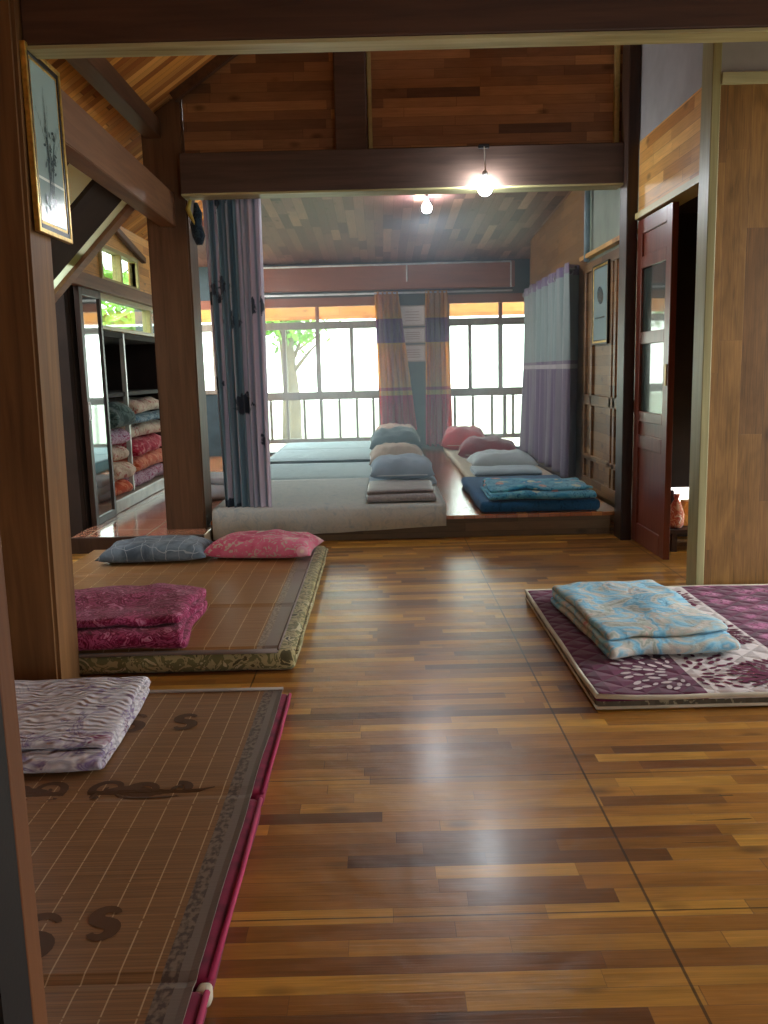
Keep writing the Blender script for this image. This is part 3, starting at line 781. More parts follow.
# ------------------------------------------------------------------ CURTAINS
cloth_curtain('curtain', 'long grey and silver satin curtain with dark flowers beside the middle post', M['cur_grey'],
              (-1.10, 5.74), (-.72, 5.70), (-1.05, 5.74), (-.74, 5.70), .155, 2.19, 7, .032, seed=1)
single('curtain_rod', tube(bmesh.new(), [(-1.19, 5.73, 2.205), (1.46, 5.73, 2.205)], .01, 8), M['darkpost'], 'thin dark curtain rod under the cross beam', 'rod')
fl1 = lambda t: t
cloth_curtain('curtain', 'left window curtain, beige with red foot, flaring outwards left of the certificates', M['cur_win'],
              (-.045, 10.50), (.235, 10.50), (.0, 10.50), (.43, 10.50), .40, 2.02, 5, .028, seed=3, group='striped curtains at the far windows')
cloth_curtain('curtain', 'straight beige and red banded window curtain right of the certificates', M['cur_win'],
              (.555, 10.50), (.815, 10.50), (.535, 10.50), (.86, 10.50), .20, 2.02, 5, .028, seed=5, group='striped curtains at the far windows')
cw = empty('curtain', 'wide grey and purple banded curtain with eyelets along the right wall', 'curtain', (1.53, 8.2, .2))
o = obj('cloth', rel(cw, curtain_bm((1.53, 6.98), (1.56, 9.45), (1.53, 6.98), (1.56, 9.45), .2, 1.90, 7, .075, seed=8)), None or M['cur_right'], cw, True)
o.location = (0, 0, 0)
md = o.modifiers.new('cloth', 'SOLIDIFY'); md.thickness = .003
for k in range(9):
    y = 7.1 + k*.27
    bm = bmesh.new(); tube(bm, [(1.525+.025*cos(a*pi/6), y, 1.84+.025*sin(a*pi/6)) for a in range(13)], .005, 6)
    obj('eyelet', rel(cw, bm), plain('metal_eyelet', (190, 190, 200), .3, metal=.8) if k == 0 else bpy.data.materials['metal_eyelet'], cw, True)
single('curtain_rod', tube(bmesh.new(), [(1.525, 6.9, 1.85), (1.555, 9.55, 1.85)], .011, 8), M['darkpost'], 'dark rod carrying the banded curtain on the right wall', 'rod')

# bundle hung on the post
hb = empty('hanging_bundle', 'dark blue bundle with a yellow-green strap hung between post and grey curtain', 'bag', (-1.11, 5.60, 2.15))
bm = bmesh.new(); tube(bm, [(0, 0, 0), (.01, 0, -.06), (-.005, 0, -.13), (.01, 0, -.2), (.01, 0, -.25)], [.012, .028, .036, .04, .02], 10)
obj('bag_body', bm, fabric('navy_cloth', [(24, 38, 52), (40, 60, 72), (16, 26, 40)], 20, 2), hb, True)
bm = bmesh.new(); tube(bm, [(-.03, -.01, .015), (-.045, -.02, -.04), (-.03, -.025, -.08), (-.01, -.03, -.12), (.0, -.03, -.15)], [.010, .016, .013, .007, .005], 8)
obj('strap', bm, plain('yellow_cloth', (170, 150, 70), .8), hb, True)

# ------------------------------------------------------------------ MATTRESSES & MATS (near room)
velvet = plain('burgundy_velvet', (124, 16, 54), .8, sheen=.08, var=.2, scale=20)
s = NT('bamboo_mat_near'); xyz = s.sep(s.coords())
def matcloth(name, c1, c2, line, gx, border_x, border, edge, linew=.0028, gy=None):
    s = NT(name); xyz = s.sep(s.coords()); x, y = xyz[0], xyz[1]
    st = s.noise(s.comb(s.math('MULTIPLY', x, 2.5), s.math('MULTIPLY', y, 90.0), 0.0), 1.0, 3, .6)
    col = s.ramp(st, [(.3, c1), (.7, c2)])
    slat = s.math('FRACT', s.math('MULTIPLY', y, 110.0))
    col = s.mix(s.math('MULTIPLY', s.math('LESS_THAN', slat, .22), .3), col, tuple(int(v*.55) for v in c1))
    q = s.math('FRACT', s.math('DIVIDE', s.math('ADD', x, 50*gx), gx))
    m = s.math('LESS_THAN', q, linew/gx)
    dash = s.math('GREATER_THAN', s.noise(s.comb(0.0, s.math('MULTIPLY', y, 60.0), x), 1.0, 1), .38)
    col = s.mix(s.math('MULTIPLY', s.math('MULTIPLY', m, dash), .8), col, line)
    if gy:
        q = s.math('FRACT', s.math('DIVIDE', s.math('ADD', y, 50*gy), gy))
        col = s.mix(s.math('MULTIPLY', s.math('LESS_THAN', q, .003/gy), .5), col, line)
    bx = s.math('GREATER_THAN', x, border_x)
    bn = s.noise(s.comb(s.math('MULTIPLY', x, 90.0), s.math('MULTIPLY', y, 60.0), 0.0), 1.0, 2)
    bcol = s.ramp(bn, [(.42, border[0]), (.58, border[1])])
    col = s.mix(bx, col, bcol)
    ex = s.math('GREATER_THAN', x, border_x+.03)
    col = s.mix(ex, col, edge)
    s.bump(s.math('ADD', s.math('MULTIPLY', slat, .4), st), .3, .002)
    return s.fin(col, .42, .4)
mat_near = matcloth('bamboo_mat_near', (122, 88, 54), (156, 114, 72), (206, 178, 136), .062, .388, ((84, 70, 62), (130, 114, 98)), (124, 112, 102))
mat_mid = matcloth('bamboo_mat_mid', (140, 98, 54), (170, 124, 74), (206, 176, 130), .095, .58, ((130, 112, 96), (168, 150, 128)), (140, 126, 116), .004)
motif = plain('woven_motif', (86, 60, 38), .5, spec=.25)
border_m = plain('mat_binding', (150, 136, 124), .8)

def ztop_mat(x, y, h, creases, amp=.002, cd=.012):
    z = h + amp*N(x*3, y*4, 1)
    for c in creases: z -= cd*math.exp(-((y-c)/.012)**2)
    return z

# near folding mattress
nm = empty('folding_mattress', 'burgundy velvet folding mattress at the bottom left under a brown mat', 'mattress', (-.80, 1.75, 0))
for i, (a, b) in enumerate(((2.06, 2.76), (1.375, 2.045), (.70, 1.36))):
    bm = rbox(.95, b-a, .055, .022, 16, 12, fn=lambda x, y, z, i=i: (x+.004*N(x*3, y*6, i)*(abs(x) > .3), y, z))
    bm.transform(Matrix.Translation((0, (a+b)/2-1.75, 0)))
    obj('mattress_panel', bm, velvet, nm, True)
    bm = bmesh.new(); tube(bm, [(.475, a+.01-1.75, .05), (.478, (a+b)/2-1.75, .051), (.475, b-.01-1.75, .05)], .006, 6)
    obj('piping', bm, plain('pink_piping', (176, 52, 92), .7) if i == 0 else bpy.data.materials['pink_piping'], nm, True)
# white filling peeping out at the near seam
bm = rbox(.022, .03, .034, .008, 4, 4, fn=lambda x, y, z: (x+.006*N(x*30, y*30), y, z)); bm.transform(Matrix.Translation((.466, 1.367-1.75, .014)))
obj('filling', bm, M['cream'], nm, True)

def sheet(w, d, fn, nx, ny, th=.004):
    bm = bmesh.new(); g = []
    for j in range(ny+1):
        g.append([bm.verts.new(fn(-w/2+w*i/nx, -d/2+d*j/ny)) for i in range(nx+1)])
    bot = [[bm.verts.new((v.co.x, v.co.y, v.co.z-th)) for v in r] for r in g]
    for j in range(ny):
        for i in range(nx):
            bm.faces.new((g[j][i], g[j][i+1], g[j+1][i+1], g[j+1][i])); bm.faces.new((bot[j][i], bot[j+1][i], bot[j+1][i+1], bot[j][i+1]))
    for i in range(nx):
        bm.faces.new((g[0][i], bot[0][i], bot[0][i+1], g[0][i+1])); bm.faces.new((g[ny][i+1], bot[ny][i+1], bot[ny][i], g[ny][i]))
    for j in range(ny):
        bm.faces.new((g[j][0], g[j+1][0], bot[j+1][0], bot[j][0])); bm.faces.new((g[j][nx], bot[j][nx], bot[j+1][nx], g[j+1][nx]))
    return bm
def ribbon(bm, pts, wd, zf, mi=1):
    """flat curved stroke on the mat; wd: width function of t"""
    prev = None; n = len(pts)
    for i, p in enumerate(pts):
        a = pts[max(0, i-1)]; b = pts[min(n-1, i+1)]
        d = Vector((b[0]-a[0], b[1]-a[1])); d.normalize() if d.length else None
        nn = Vector((-d.y, d.x))*wd(i/(n-1))/2
        q = [bm.verts.new((p[0]+s*nn.x, p[1]+s*nn.y, zf(p[0]+s*nn.x, p[1]+s*nn.y)+.0012)) for s in (1, -1)]
        if prev: bm.faces.new((prev[0], q[0], q[1], prev[1])).material_index = mi
        prev = q
def spiral(c, r0, r1, a0, turns, n=26, sx=1, sy=1):
    return [(c[0]+sx*(r0+(r1-r0)*k/n)*cos(a0+turns*2*pi*k/n), c[1]+sy*(r0+(r1-r0)*k/n)*sin(a0+turns*2*pi*k/n)) for k in range(n+1)]
def sgl(c, s, fx=1):
    """an S drawn as one stroke, seen upright from the foot of the mat"""
    pts = []
    for k in range(13): a = math.radians(20+250*k/12*.9); pts.append((c[0]+fx*s*.42*cos(a), c[1]+s*.5+s*.42*sin(a)))
    for k in range(13): a = math.radians(72-250*k/12*.9); pts.append((c[0]+fx*s*.42*cos(a), c[1]-s*.38+s*.45*sin(a)))
    return pts
NMX, NMY = -.798, 1.75
def zn(x, y): return ztop_mat(x, y, .0615, (2.052-NMY, 1.367-NMY), .0015, .006)
bm = sheet(.90, 2.02, lambda x, y: (x+.004*N(y*3, x), y, zn(x, y) + (.004 if abs(x) > .435 else 0)), 60, 90)
# S letters in two rows and a scroll flourish between them
for (x, y, s_) in ((.02, .76, .07), (.18, .76, .06), (-.14, .76, .06), (-.06, -.26, .09), (.12, -.26, .075), (-.28, -.26, .09), (.24, -.22, .05)):
    ribbon(bm, sgl((x, y), s_), lambda t: .012+.022*sin(pi*t), zn)
for sx in (1, -1):
    c = .0
    for (ox, oy, r, a0) in ((.26, .33, .03, 0), (.17, .32, .045, 1), (.08, .34, .05, 2.5)):
        ribbon(bm, spiral((c+sx*ox, oy), .004, r, a0, 1.3, sx=sx), lambda t: .008+.016*t, zn)
    for k in range(5):
        pts = [(c+sx*(.03+.2*t+.03*k*t), .30+.04*sin(pi*t)*(1-k*.5)+.008*k) for t in [i/14 for i in range(15)]]
        ribbon(bm, pts, lambda t: .006+.014*sin(pi*t), zn)
o = obj('sleeping_mat', bm, [mat_near, motif], smooth=False, loc=(NMX, NMY, 0))
tag(o, 'brown woven mat with dark S motifs on the nearest burgundy mattress', 'mat')
bm = bmesh.new(); tube(bm, [(-.45, 1.012, .066), (0, 1.013, .067), (.45, 1.012, .066)], .006, 8); obj('binding', bm, border_m, o, True)

quilt_w = NT('white_purple_quilt')
s = quilt_w; co = s.coords()
wv = s.n('ShaderNodeTexWave', wave_type='BANDS', bands_direction='Y'); wv.inputs['Scale'].default_value = 11; wv.inputs['Distortion'].default_value = 9; wv.inputs['Detail'].default_value = 1; wv.inputs['Detail Scale'].default_value = 1.2
s.l(co, wv.inputs['Vector'])
n1 = s.noise(co, 6, 3, .6, 2)
col = s.ramp(n1, [(.40, (222, 216, 216)), (.47, (206, 198, 208)), (.52, (226, 220, 220)), (.60, (130, 106, 150)), (.64, (216, 210, 214)), (.70, (128, 44, 84))], 'LINEAR')
col = s.mix(s.math('MULTIPLY', s.ramp(wv.outputs[0], [(.0, (255, 255, 255)), (.3, (0, 0, 0))]), .35), col, (140, 128, 140))
s.bump(s.math('ADD', wv.outputs[0], s.noise(co, 9, 2)), .8, .012)
quilt_w = s.fin(col, .85, .2, sheen=.2)
folded('folded_quilt', 'white and purple wavy quilt folded on the far left corner of the nearest mat', 'blanket', (-1.03, 2.46, .068), .06, .52, .60, 3, .021, quilt_w, seed=4, wob=.010, taper=.03)

# middle mattress
side_print = fabric('beige_green_print', [(92, 84, 56), (176, 162, 116), (120, 116, 76), (196, 184, 144), (70, 66, 50)], 14, 1.5)
bm = rbox(1.40, 2.0, .08, .03, 26, 30, fn=lambda x, y, z: (x+.006*N(x*4, y*5), y+.005*N(x*5, y*2, 2), z))
o = obj('mattress', bm, side_print, smooth=True, loc=(-1.04, 4.115, 0)); tag(o, 'mattress with beige and green printed sides under the mat behind the left post', 'mattress')
bm = bmesh.new(); tube(bm, [(.70, -.97+.194*k, .062+.003*sin(k*2.3)) for k in range(11)], .006, 6); obj('piping', bm, side_print, o, True)
def zm(x, y): return ztop_mat(x, y, .0875, (-.36, .30), .003, -.010) - (.01 if y < -.955 else 0)
bm = sheet(1.33, 1.98, lambda x, y: (x+.005*N(y*3, x), y+.004*sin(x*9), zm(x, y)), 40, 90, .005)
o = obj('sleeping_mat', bm, [mat_mid], loc=(-1.07, 4.11, 0)); tag(o, 'light brown woven mat with pillows and a magenta blanket on it', 'mat')
bm = bmesh.new(); tube(bm, [(-.66+.132*k, -.992+.004*sin(k*9*.13), .082) for k in range(11)], .009, 8)
tube(bm, [(.664, -.98+.196*k, .0845) for k in range(11)], .006, 8)
obj('binding', bm, plain('grey_binding', (122, 108, 100), .8), o, True)

s = NT('blue_grey_check'); xyz = s.sep(s.coords())
a = s.math('ABSOLUTE', s.math('SINE', s.math('ADD', s.math('MULTIPLY', xyz[0], 42.0), s.math('MULTIPLY', s.noise(s.coords(), 7, 2), 5.0))))
b = s.math('ABSOLUTE', s.math('SINE', s.math('ADD', s.math('MULTIPLY', xyz[1], 36.0), s.math('MULTIPLY', s.noise(s.coords(), 6, 2), 5.0))))
lnm = s.math('LESS_THAN', s.math('MINIMUM', a, b), .07)
col = s.mix(lnm, s.ramp(s.noise(s.coords(), 9, 3, .6, 1), [(.35, (72, 86, 98)), (.65, (112, 128, 140))]), (150, 160, 166))
s.bump(s.noise(s.coords(), 14, 3), .4, .01); bluecheck = s.fin(col, .85, .2, sheen=.2)
pillow('pillow', 'blue-grey pillow with thin pale lines lying left of the pink pillow', 'pillow', (-1.28, 4.82, .092), .05, .60, .40, .105, bluecheck, 1)
pinkp = floral('pink_floral', ((206, 84, 116), (222, 120, 146)), [(210, 190, 176), (196, 70, 104), (222, 160, 170)], 9, .30, (196, 178, 160))
pillow('pillow', 'pink floral pillow on the right rear corner of the light brown mat', 'pillow', (-.68, 4.84, .092), -.12, .62, .40, .115, pinkp, 2)
mag = fabric('magenta_plush', [(84, 8, 34), (116, 16, 54), (176, 76, 116), (96, 10, 42), (150, 40, 84), (206, 130, 160), (110, 14, 50)], 11, 2.8, sheen=.1, wr=.7, interp='LINEAR')
folded('folded_blanket', 'thick magenta plush blanket folded on the light brown mat beside the left post', 'blanket', (-1.09, 3.44, .094), .03, .64, .66, 3, .036, mag, seed=2, wob=.022, taper=.05, skew=.0)

# ------------------------------------------------------------------ right mattress
RX, RY = 1.62, 3.355; RW, RD, RH = 1.90, 1.39, .05
s = NT('burgundy_quilted'); xyz = s.sep(s.coords()); x, y = xyz[0], xyz[1]
wx = s.math('ADD', x, RX)
q1 = s.math('ABSOLUTE', s.math('SINE', s.math('MULTIPLY', s.math('ADD', x, y), 28.0))); q2 = s.math('ABSOLUTE', s.math('SINE', s.math('MULTIPLY', s.math('SUBTRACT', x, y), 28.0)))
burg = s.ramp(s.noise(s.coords(), 5, 3), [(.3, (84, 20, 52)), (.7, (104, 30, 66))])
pale_ = s.ramp(s.noise(s.coords(), 4, 3), [(.3, (196, 180, 176)), (.7, (214, 202, 194))])
band = s.math('MULTIPLY', s.math('GREATER_THAN', wx, 1.03), s.math('LESS_THAN', wx, 1.41))
col = s.mix(band, burg, pale_)
vo = s.n('ShaderNodeTexVoronoi'); vo.inputs['Scale'].default_value = 7.5; vo.inputs['Randomness'].default_value = .35; s.l(s.comb(x, y, 0.0), vo.inputs['Vector'])
puff = s.math('MULTIPLY', s.ramp(vo.outputs['Distance'], [(.28, (255, 255, 255)), (.46, (0, 0, 0))]), s.math('GREATER_THAN', s.noise(s.coords(), 70, 2), .42))
puff = s.math('MULTIPLY', puff, s.math('GREATER_THAN', wx, 1.43))
col = s.mix(s.math('MULTIPLY', puff, .8), col, (184, 104, 142))
zz = s.math('LESS_THAN', xyz[2], .034)
side = s.ramp(s.noise(s.coords(), 40, 3, .6, 1), [(.42, (90, 84, 70)), (.58, (150, 142, 118))], 'CONSTANT')
col = s.mix(zz, col, side)
s.bump(s.math('MINIMUM', q1, q2), .6, .012)
rq = s.fin(col, .8, .2, sheen=.15)
def zr(x, y):
    return .006*N(x*3, y*3, 4) + .012*math.exp(-((x+RW/2)**2+(y+RD/2)**2)/.02)
def rf(x, y, z):
    k = z/RH
    return (x+.010*N(y*4, 3)*k, y+.008*N(x*4, 8)*k, z + zr(x, y)*k)
bm = rbox(RW, RD, RH, .02, 50, 40, fn=rf)
# leaf sprays printed on the cover
rnd = random.Random(5)
def leaflet(cx, cy, L, ang, mi, lift):
    vs = []
    for k in range(8):
        t = 2*pi*k/8; u, v = L/2*cos(t), L*.24*sin(t)
        px, py = cx+u*cos(ang)-v*sin(ang), cy+u*sin(ang)+v*cos(ang)
        if abs(px) > RW/2-.03 or abs(py) > RD/2-.03: 
            for q in vs: bm.verts.remove(q)
            return
        vs.append(bm.verts.new((px+.010*N(py*4, 3), py+.008*N(px*4, 8), RH+zr(px, py)+.0015+lift)))
    bm.faces.new(vs).material_index = mi
cnt = 0
for (mx_, my_, R_) in ((1.02, 2.86, .26), (1.28, 3.30, .17), (1.24, 3.82, .18), (1.33, 2.80, .16), (1.12, 3.9, .2), (1.0, 3.98, .16)):
    for ring in range(2, 7):
        rr = R_*ring/6.5; n = 6+ring*4
        for k in range(n):
            a = 2*pi*k/n + ring*.37 + rnd.uniform(-.08, .08)
            X, Y = mx_+rr*cos(a)*1.0, my_+rr*sin(a)
            if X > 1.41 or X < .80: continue
            inb = 1.03 < X < 1.41
            if abs(X-1.03) < .012 or abs(X-1.41) < .015: continue
            cnt += 1
            leaflet(X-RX, Y-RY, rnd.uniform(.030, .046), a+rnd.uniform(-.5, .5), 1 if inb else 2, .00001*cnt)
o = obj('mattress', bm, [rq, plain('burgundy_leaf', (98, 24, 56), .85), plain('pale_leaf', (214, 196, 196), .85)], smooth=True, loc=(RX, RY, 0))
tag(o, 'low burgundy and cream quilted mattress with leaf print at the right edge', 'mattress')
bm = bmesh.new()
loop = []
for k in range(60):
    t = k/60*4; s_ = int(t); f = t-s_
    c = [(-RW/2, -RD/2), (RW/2, -RD/2), (RW/2, RD/2), (-RW/2, RD/2)]
    p, q = c[s_], c[(s_+1) % 4]; X, Y = p[0]+(q[0]-p[0])*f, p[1]+(q[1]-p[1])*f
    loop.append((X*.998, Y*.998, RH-.008+zr(X, Y)*.9))
tube(bm, loop+[loop[0]], .0085, 8)
obj('piping', bm, M['cream'], o, True)
bm = bmesh.new(); tube(bm, [(p[0]*1.0, p[1]*1.0, .012) for p in loop+[loop[0]]], .006, 6); obj('piping', bm, M['cream'], o, True)
bluef = fabric('pale_blue_floral', [(190, 110, 116), (206, 196, 180), (150, 160, 146), (196, 196, 186), (112, 178, 206), (150, 200, 218), (186, 190, 178), (214, 204, 190), (140, 186, 204), (160, 150, 130)], 6, .7, interp='LINEAR', wr=.9)
folded('folded_blanket', 'pale blue floral blanket folded on the burgundy and cream mattress', 'blanket', (1.01, 3.43, RH+.008), .06, .50, .84, 3, .028, bluef, seed=6, wob=.018, taper=.06, skew=.10)

# ------------------------------------------------------------------ PLATFORM: left rows
sheetm = fabric('pale_teal_sheet', [(150, 176, 178), (176, 196, 196), (162, 186, 186)], 5, 1, interp='LINEAR', wr=.35)
sheetp = fabric('pale_patterned_sheet', [(178, 190, 190), (196, 198, 190), (160, 176, 180)], 12, 2, interp='LINEAR', wr=.35)
tealside = plain('teal_ticking', (60, 92, 96), .8)
PZ = .151
rows = [(5.64, 7.15, .07, sheetp, 'nearest mattress on the platform under a pale patterned sheet', 'tan'),
        (7.18, 8.38, .075, sheetm, 'second mattress back on the platform with a pale teal sheet', None),
        (8.44, 9.42, .115, sheetm, 'third mattress back on the platform with a pale teal sheet', None),
        (9.46, 10.38, .12, sheetm, 'mattress on the platform right below the left window', None)]
for i, (a, b, h, m, lb, dr) in enumerate(rows):
    e = empty('mattress', lb, 'mattress', (-.36, (a+b)/2, PZ), group='mattresses side by side on the platform')
    obj('core', rbox(1.50, b-a, h, .025, 16, 12, fn=lambda x, y, z: (x, y, z)), tealside, e, True)
    def sf(x, y, i=i, h=h, a=a, b=b):
        yy, z = y, h+.006+.004*N(x*4+i, y*5, i)
        d0 = -(b-a)/2
        if i == 0 and y < d0+.0: pass
        return (x, yy, z)
    bm = bmesh.new(); g = []
    hang = .16 if i == 0 else .014
    prof = [(-(b-a)/2-.016, h+.006-hang), (-(b-a)/2-.016, h-hang*.5), (-(b-a)/2-.013, h-.012), (-(b-a)/2+.01, h+.006)] + [(-(b-a)/2+.01+(b-a-.02)*k/14, h+.008) for k in range(1, 15)]
    for (yy, zz_) in prof:
        row_ = []
        for q in range(41):
            x = -.76+1.53*q/40
            f = 1 if yy < -(b-a)/2 else 0
            hx = (.055*(1-(x+.76)/1.53) if i == 0 else 0)
            z = zz_ - (0 if zz_ > h-hang*.6 else (hx-.02 if i == 0 else 0)) + .004*N(x*4+i, yy*5, i)
            row_.append(bm.verts.new((x, yy - f*.006*(1+sin(x*23+i)) , z)))
        g.append(row_)
    for r0, r1 in zip(g, g[1:]):
        for q in range(40): bm.faces.new((r0[q], r0[q+1], r1[q+1], r1[q]))
    # right side flap
    o = obj('bed_sheet', bm, m, e, True); md = o.modifiers.new('cloth', 'SOLIDIFY'); md.thickness = .003; md.offset = 1
sat = fabric('grey_satin_print', [(120, 120, 122), (168, 162, 160), (140, 138, 140), (196, 190, 186)], 14, 3, rough=.45, interp='LINEAR')
folded('folded_blanket', 'grey satin patterned blanket folded at the front of the left pillow row', 'blanket', (.12, 6.02, .236), 0, .47, .62, 3, .026, sat, seed=3, wob=.008, taper=.05)
pb = plain('pale_blue_cotton', (164, 184, 200), .85, sheen=.2, var=.06)
folded('folded_sheet', 'pale blue folded sheet under the nearest pillow of the left row', 'blanket', (.15, 6.80, .238), 0, .52, .52, 2, .016, pb, seed=1, wob=.006)
zt = .25
pillow('pillow', 'pale blue pillow, nearest in the left pillow row', 'pillow', (.15, 6.74, .292), 0, .50, .38, .15, pb, 3, (.12, 0), 'pillows in a row on the left side of the platform', M['white'])
pillow('pillow', 'sand coloured pillow, second from the front in the left pillow row', 'pillow', (.13, 7.86, .262), 0, .50, .40, .17, plain('sand_cotton', (186, 168, 150), .85, sheen=.2, var=.08), 5, (.15, 0), 'pillows in a row on the left side of the platform', M['white'])
pillow('pillow', 'dark grey-green pillow, third from the front in the left pillow row', 'pillow', (.14, 8.98, .30), 0, .54, .42, .20, plain('slate_cotton', (86, 104, 108), .85, sheen=.2, var=.08), 6, (.15, 0), 'pillows in a row on the left side of the platform', M['white'])
pillow('pillow', 'peach coloured pillow, farthest in the left pillow row', 'pillow', (.16, 9.96, .31), 0, .50, .42, .17, plain('peach_cotton', (196, 150, 126), .85, sheen=.2, var=.08), 7, (.15, 0), 'pillows in a row on the left side of the platform', M['white'])

# right rows
e = empty('mattress', 'dark blue mattress at the front right of the platform', 'mattress', (1.04, 6.40, PZ))
navy = fabric('blue_print', [(34, 78, 116), (44, 98, 140), (28, 64, 98)], 16, 2, interp='LINEAR')
obj('core', rbox(.80, 1.42, .075, .03, 16, 18, fn=lambda x, y, z: (x+.01*N(y*4, 1), y, z+.005*N(x*5, y*4)*(z > .05))), navy, e, True)
bq = floral('turquoise_floral', ((64, 148, 184), (120, 182, 200)), [(196, 200, 176), (70, 150, 190), (206, 150, 140), (110, 190, 206)], 11, .33, (44, 112, 150), wr=.6)
folded('folded_quilt', 'turquoise floral quilt folded on the dark blue mattress', 'blanket', (1.06, 5.99, PZ+.082), -.03, .72, .58, 3, .026, bq, seed=9, wob=.018, taper=.05)
e = empty('mattress', 'long beige mattress on the right of the platform leading to the red pillow', 'mattress', (1.08, 8.75, PZ))
beige = fabric('beige_floral', [(206, 190, 160), (220, 208, 184), (180, 160, 130)], 14, 2, interp='LINEAR')
obj('core', rbox(.72, 3.10, .06, .025, 14, 40, fn=lambda x, y, z: (x+.012*N(y*3, 2), y, z+.004*N(x*5, y*4)*(z > .04))), beige, e, True)
grp = 'pillows in a row on the right side of the platform'
folded('folded_sheet', 'pale grey-blue folded sheet behind the turquoise quilt', 'blanket', (1.04, 7.36, PZ+.066), 0, .56, .42, 2, .024, plain('pale_grey_blue', (168, 186, 194), .85, sheen=.2, var=.06), seed=7, wob=.01)
pillow('pillow', 'white flat pillow, nearest in the right pillow row', 'pillow', (1.08, 7.86, PZ+.064), .03, .60, .40, .14, plain('white_cotton', (196, 208, 210), .85, sheen=.2, var=.05), 8, (.05, 0), grp)
pillow('pillow', 'maroon pillow lying behind the white pillow', 'pillow', (1.05, 8.62, PZ+.064), -.1, .60, .46, .20, plain('maroon_cotton', (132, 42, 54), .8, sheen=.4, var=.1), 9, (.05, .05), grp, M['cream'])
pillow('pillow', 'bright red pillow farthest on the right, below the right window', 'pillow', (.92, 9.75, PZ+.064), -.1, .50, .46, .24, plain('red_cotton', (196, 38, 52), .8, sheen=.4, var=.08), 10, (.08, .03), grp, M['cream'])

# ------------------------------------------------------------------ WARDROBE at left with bedding
wd = empty('wardrobe', 'dark open wardrobe under the strip window, stuffed with colourful bedding', 'wardrobe', (-2.3, 7.1, .1))
bm = bmesh.new(); box(bm, -2.66, -2.0, 6.38, 6.42, .1, 1.44); box(bm, -2.66, -2.0, 8.30, 8.34, .1, 1.44); box(bm, -2.70, -2.66, 6.38, 8.34, .1, 1.44); box(bm, -2.66, -2.0, 6.42, 8.30, 1.40, 1.44)
obj('carcass', rel(wd, bm), M['dark_room'], wd)
obj('shelf', rel(wd, B(-2.66, -2.01, 6.42, 8.30, .955, .985)), M['dark_room'], wd)
obj('back_panel', rel(wd, B(-2.62, -2.60, 6.98, 8.28, .99, 1.38)), plain('grey_panel', (96, 104, 104), .5), wd)
obj('plinth', rel(wd, B(-2.10, -1.97, 6.36, 8.34, .1, .2, .01)), plain('pale_plinth', (170, 164, 146), .4), wd)
obj('divider', rel(wd, B(-2.03, -1.995, 6.92, 6.955, .2, 1.44, .003)), plain('pale_strip', (170, 170, 160), .3), wd)
dr = empty('mirror_door', 'tall glass door leaf at far left, reflecting the bright windows', 'door', (-1.98, 5.95, .1), rotz=0)
bm = bmesh.new(); box(bm, -.018, .018, -.08, -.02, 0, 1.60, .003); box(bm, -.018, .018, .34, .38, 0, 1.60, .003); box(bm, -.018, .018, -.02, .34, 0, .05, .003); box(bm, -.018, .018, -.02, .34, 1.55, 1.60, .003)
dfm = obj('door_frame', bm, M['darkpost'], dr)
obj('glass_pane', B(-.006, .006, -.02, .34, .05, 1.55), M['mirror'], dr)
bm = bmesh.new(); box(bm, .018, .03, -.07, -.04, .72, .84, .002); obj('handle', bm, M['white'], dfm)

bed_m = [fabric('bedding_red', [(170, 30, 56), (206, 60, 84), (226, 150, 150), (150, 20, 44)], 12, 2.5),
         fabric('bedding_cream', [(206, 176, 150), (226, 206, 180), (196, 120, 110), (170, 150, 130)], 10, 2.5),
         fabric('bedding_blue', [(90, 130, 150), (150, 180, 190), (60, 90, 110)], 10, 2.5),
         fabric('bedding_orange', [(216, 96, 60), (236, 150, 110), (190, 60, 50)], 10, 2.5),
         fabric('bedding_magenta', [(150, 30, 90), (216, 190, 206), (176, 50, 110), (100, 20, 60)], 16, 3),
         fabric('bedding_green', [(60, 84, 80), (100, 124, 118), (44, 60, 60)], 10, 2.5)]
names = [('red patterned', 0), ('cream floral', 1), ('orange-red', 3), ('magenta and white', 4), ('light blue', 2), ('dark green', 5)]
def stack(y, z0, specs, place):
    z = z0
    for k, (m, w_, h_, lb) in enumerate(specs):
        o = obj('folded_blanket', folded_bm(w_, .58, 2, h_/2.1, seed=k+int(y*10), wob=.034, nx=18, slump=.9), bed_m[m], smooth=True)
        o.location = (-2.29+.02*((k*5) % 3-1), y, z); o.rotation_euler = (0, 0, pi/2+.05*((k*7) % 3-1))
        md = o.modifiers.new('thickness', 'SOLIDIFY'); md.thickness = h_/2.1*.94; md.offset = 0
        ms = o.modifiers.new('soft', 'SUBSURF'); ms.levels = 1; ms.render_levels = 1
        tag(o, lb, 'blanket', place); z += h_+.004
stack(7.55, .2, [(4, 1.1, .13, 'magenta and white blanket at the bottom of the wardrobe, beside the middle post'),
                 (3, 1.12, .12, 'orange-red blanket just above the magenta and white one in the wardrobe'),
                 (0, 1.1, .14, 'red patterned blanket in the middle of the right wardrobe stack'),
                 (1, 1.12, .12, 'cream floral blanket between red blanket and light blue one in the wardrobe'),
                 (2, 1.08, .07, 'thin light blue blanket in the right wardrobe stack'),
                 (1, 1.12, .12, 'cream blanket topping the right wardrobe stack')], 'bedding piled in the wardrobe')
stack(6.66, .2, [(3, .40, .12, 'orange and white blanket at the bottom of the left wardrobe stack'),
                 (1, .40, .14, 'cream floral blanket low in the left wardrobe stack'),
                 (1, .38, .12, 'pale cream blanket in the middle of the left wardrobe stack'),
                 (4, .38, .12, 'pink striped blanket in the left wardrobe stack'),
                 (5, .40, .20, 'dark green blanket topping the left wardrobe stack')], 'bedding piled in the wardrobe')
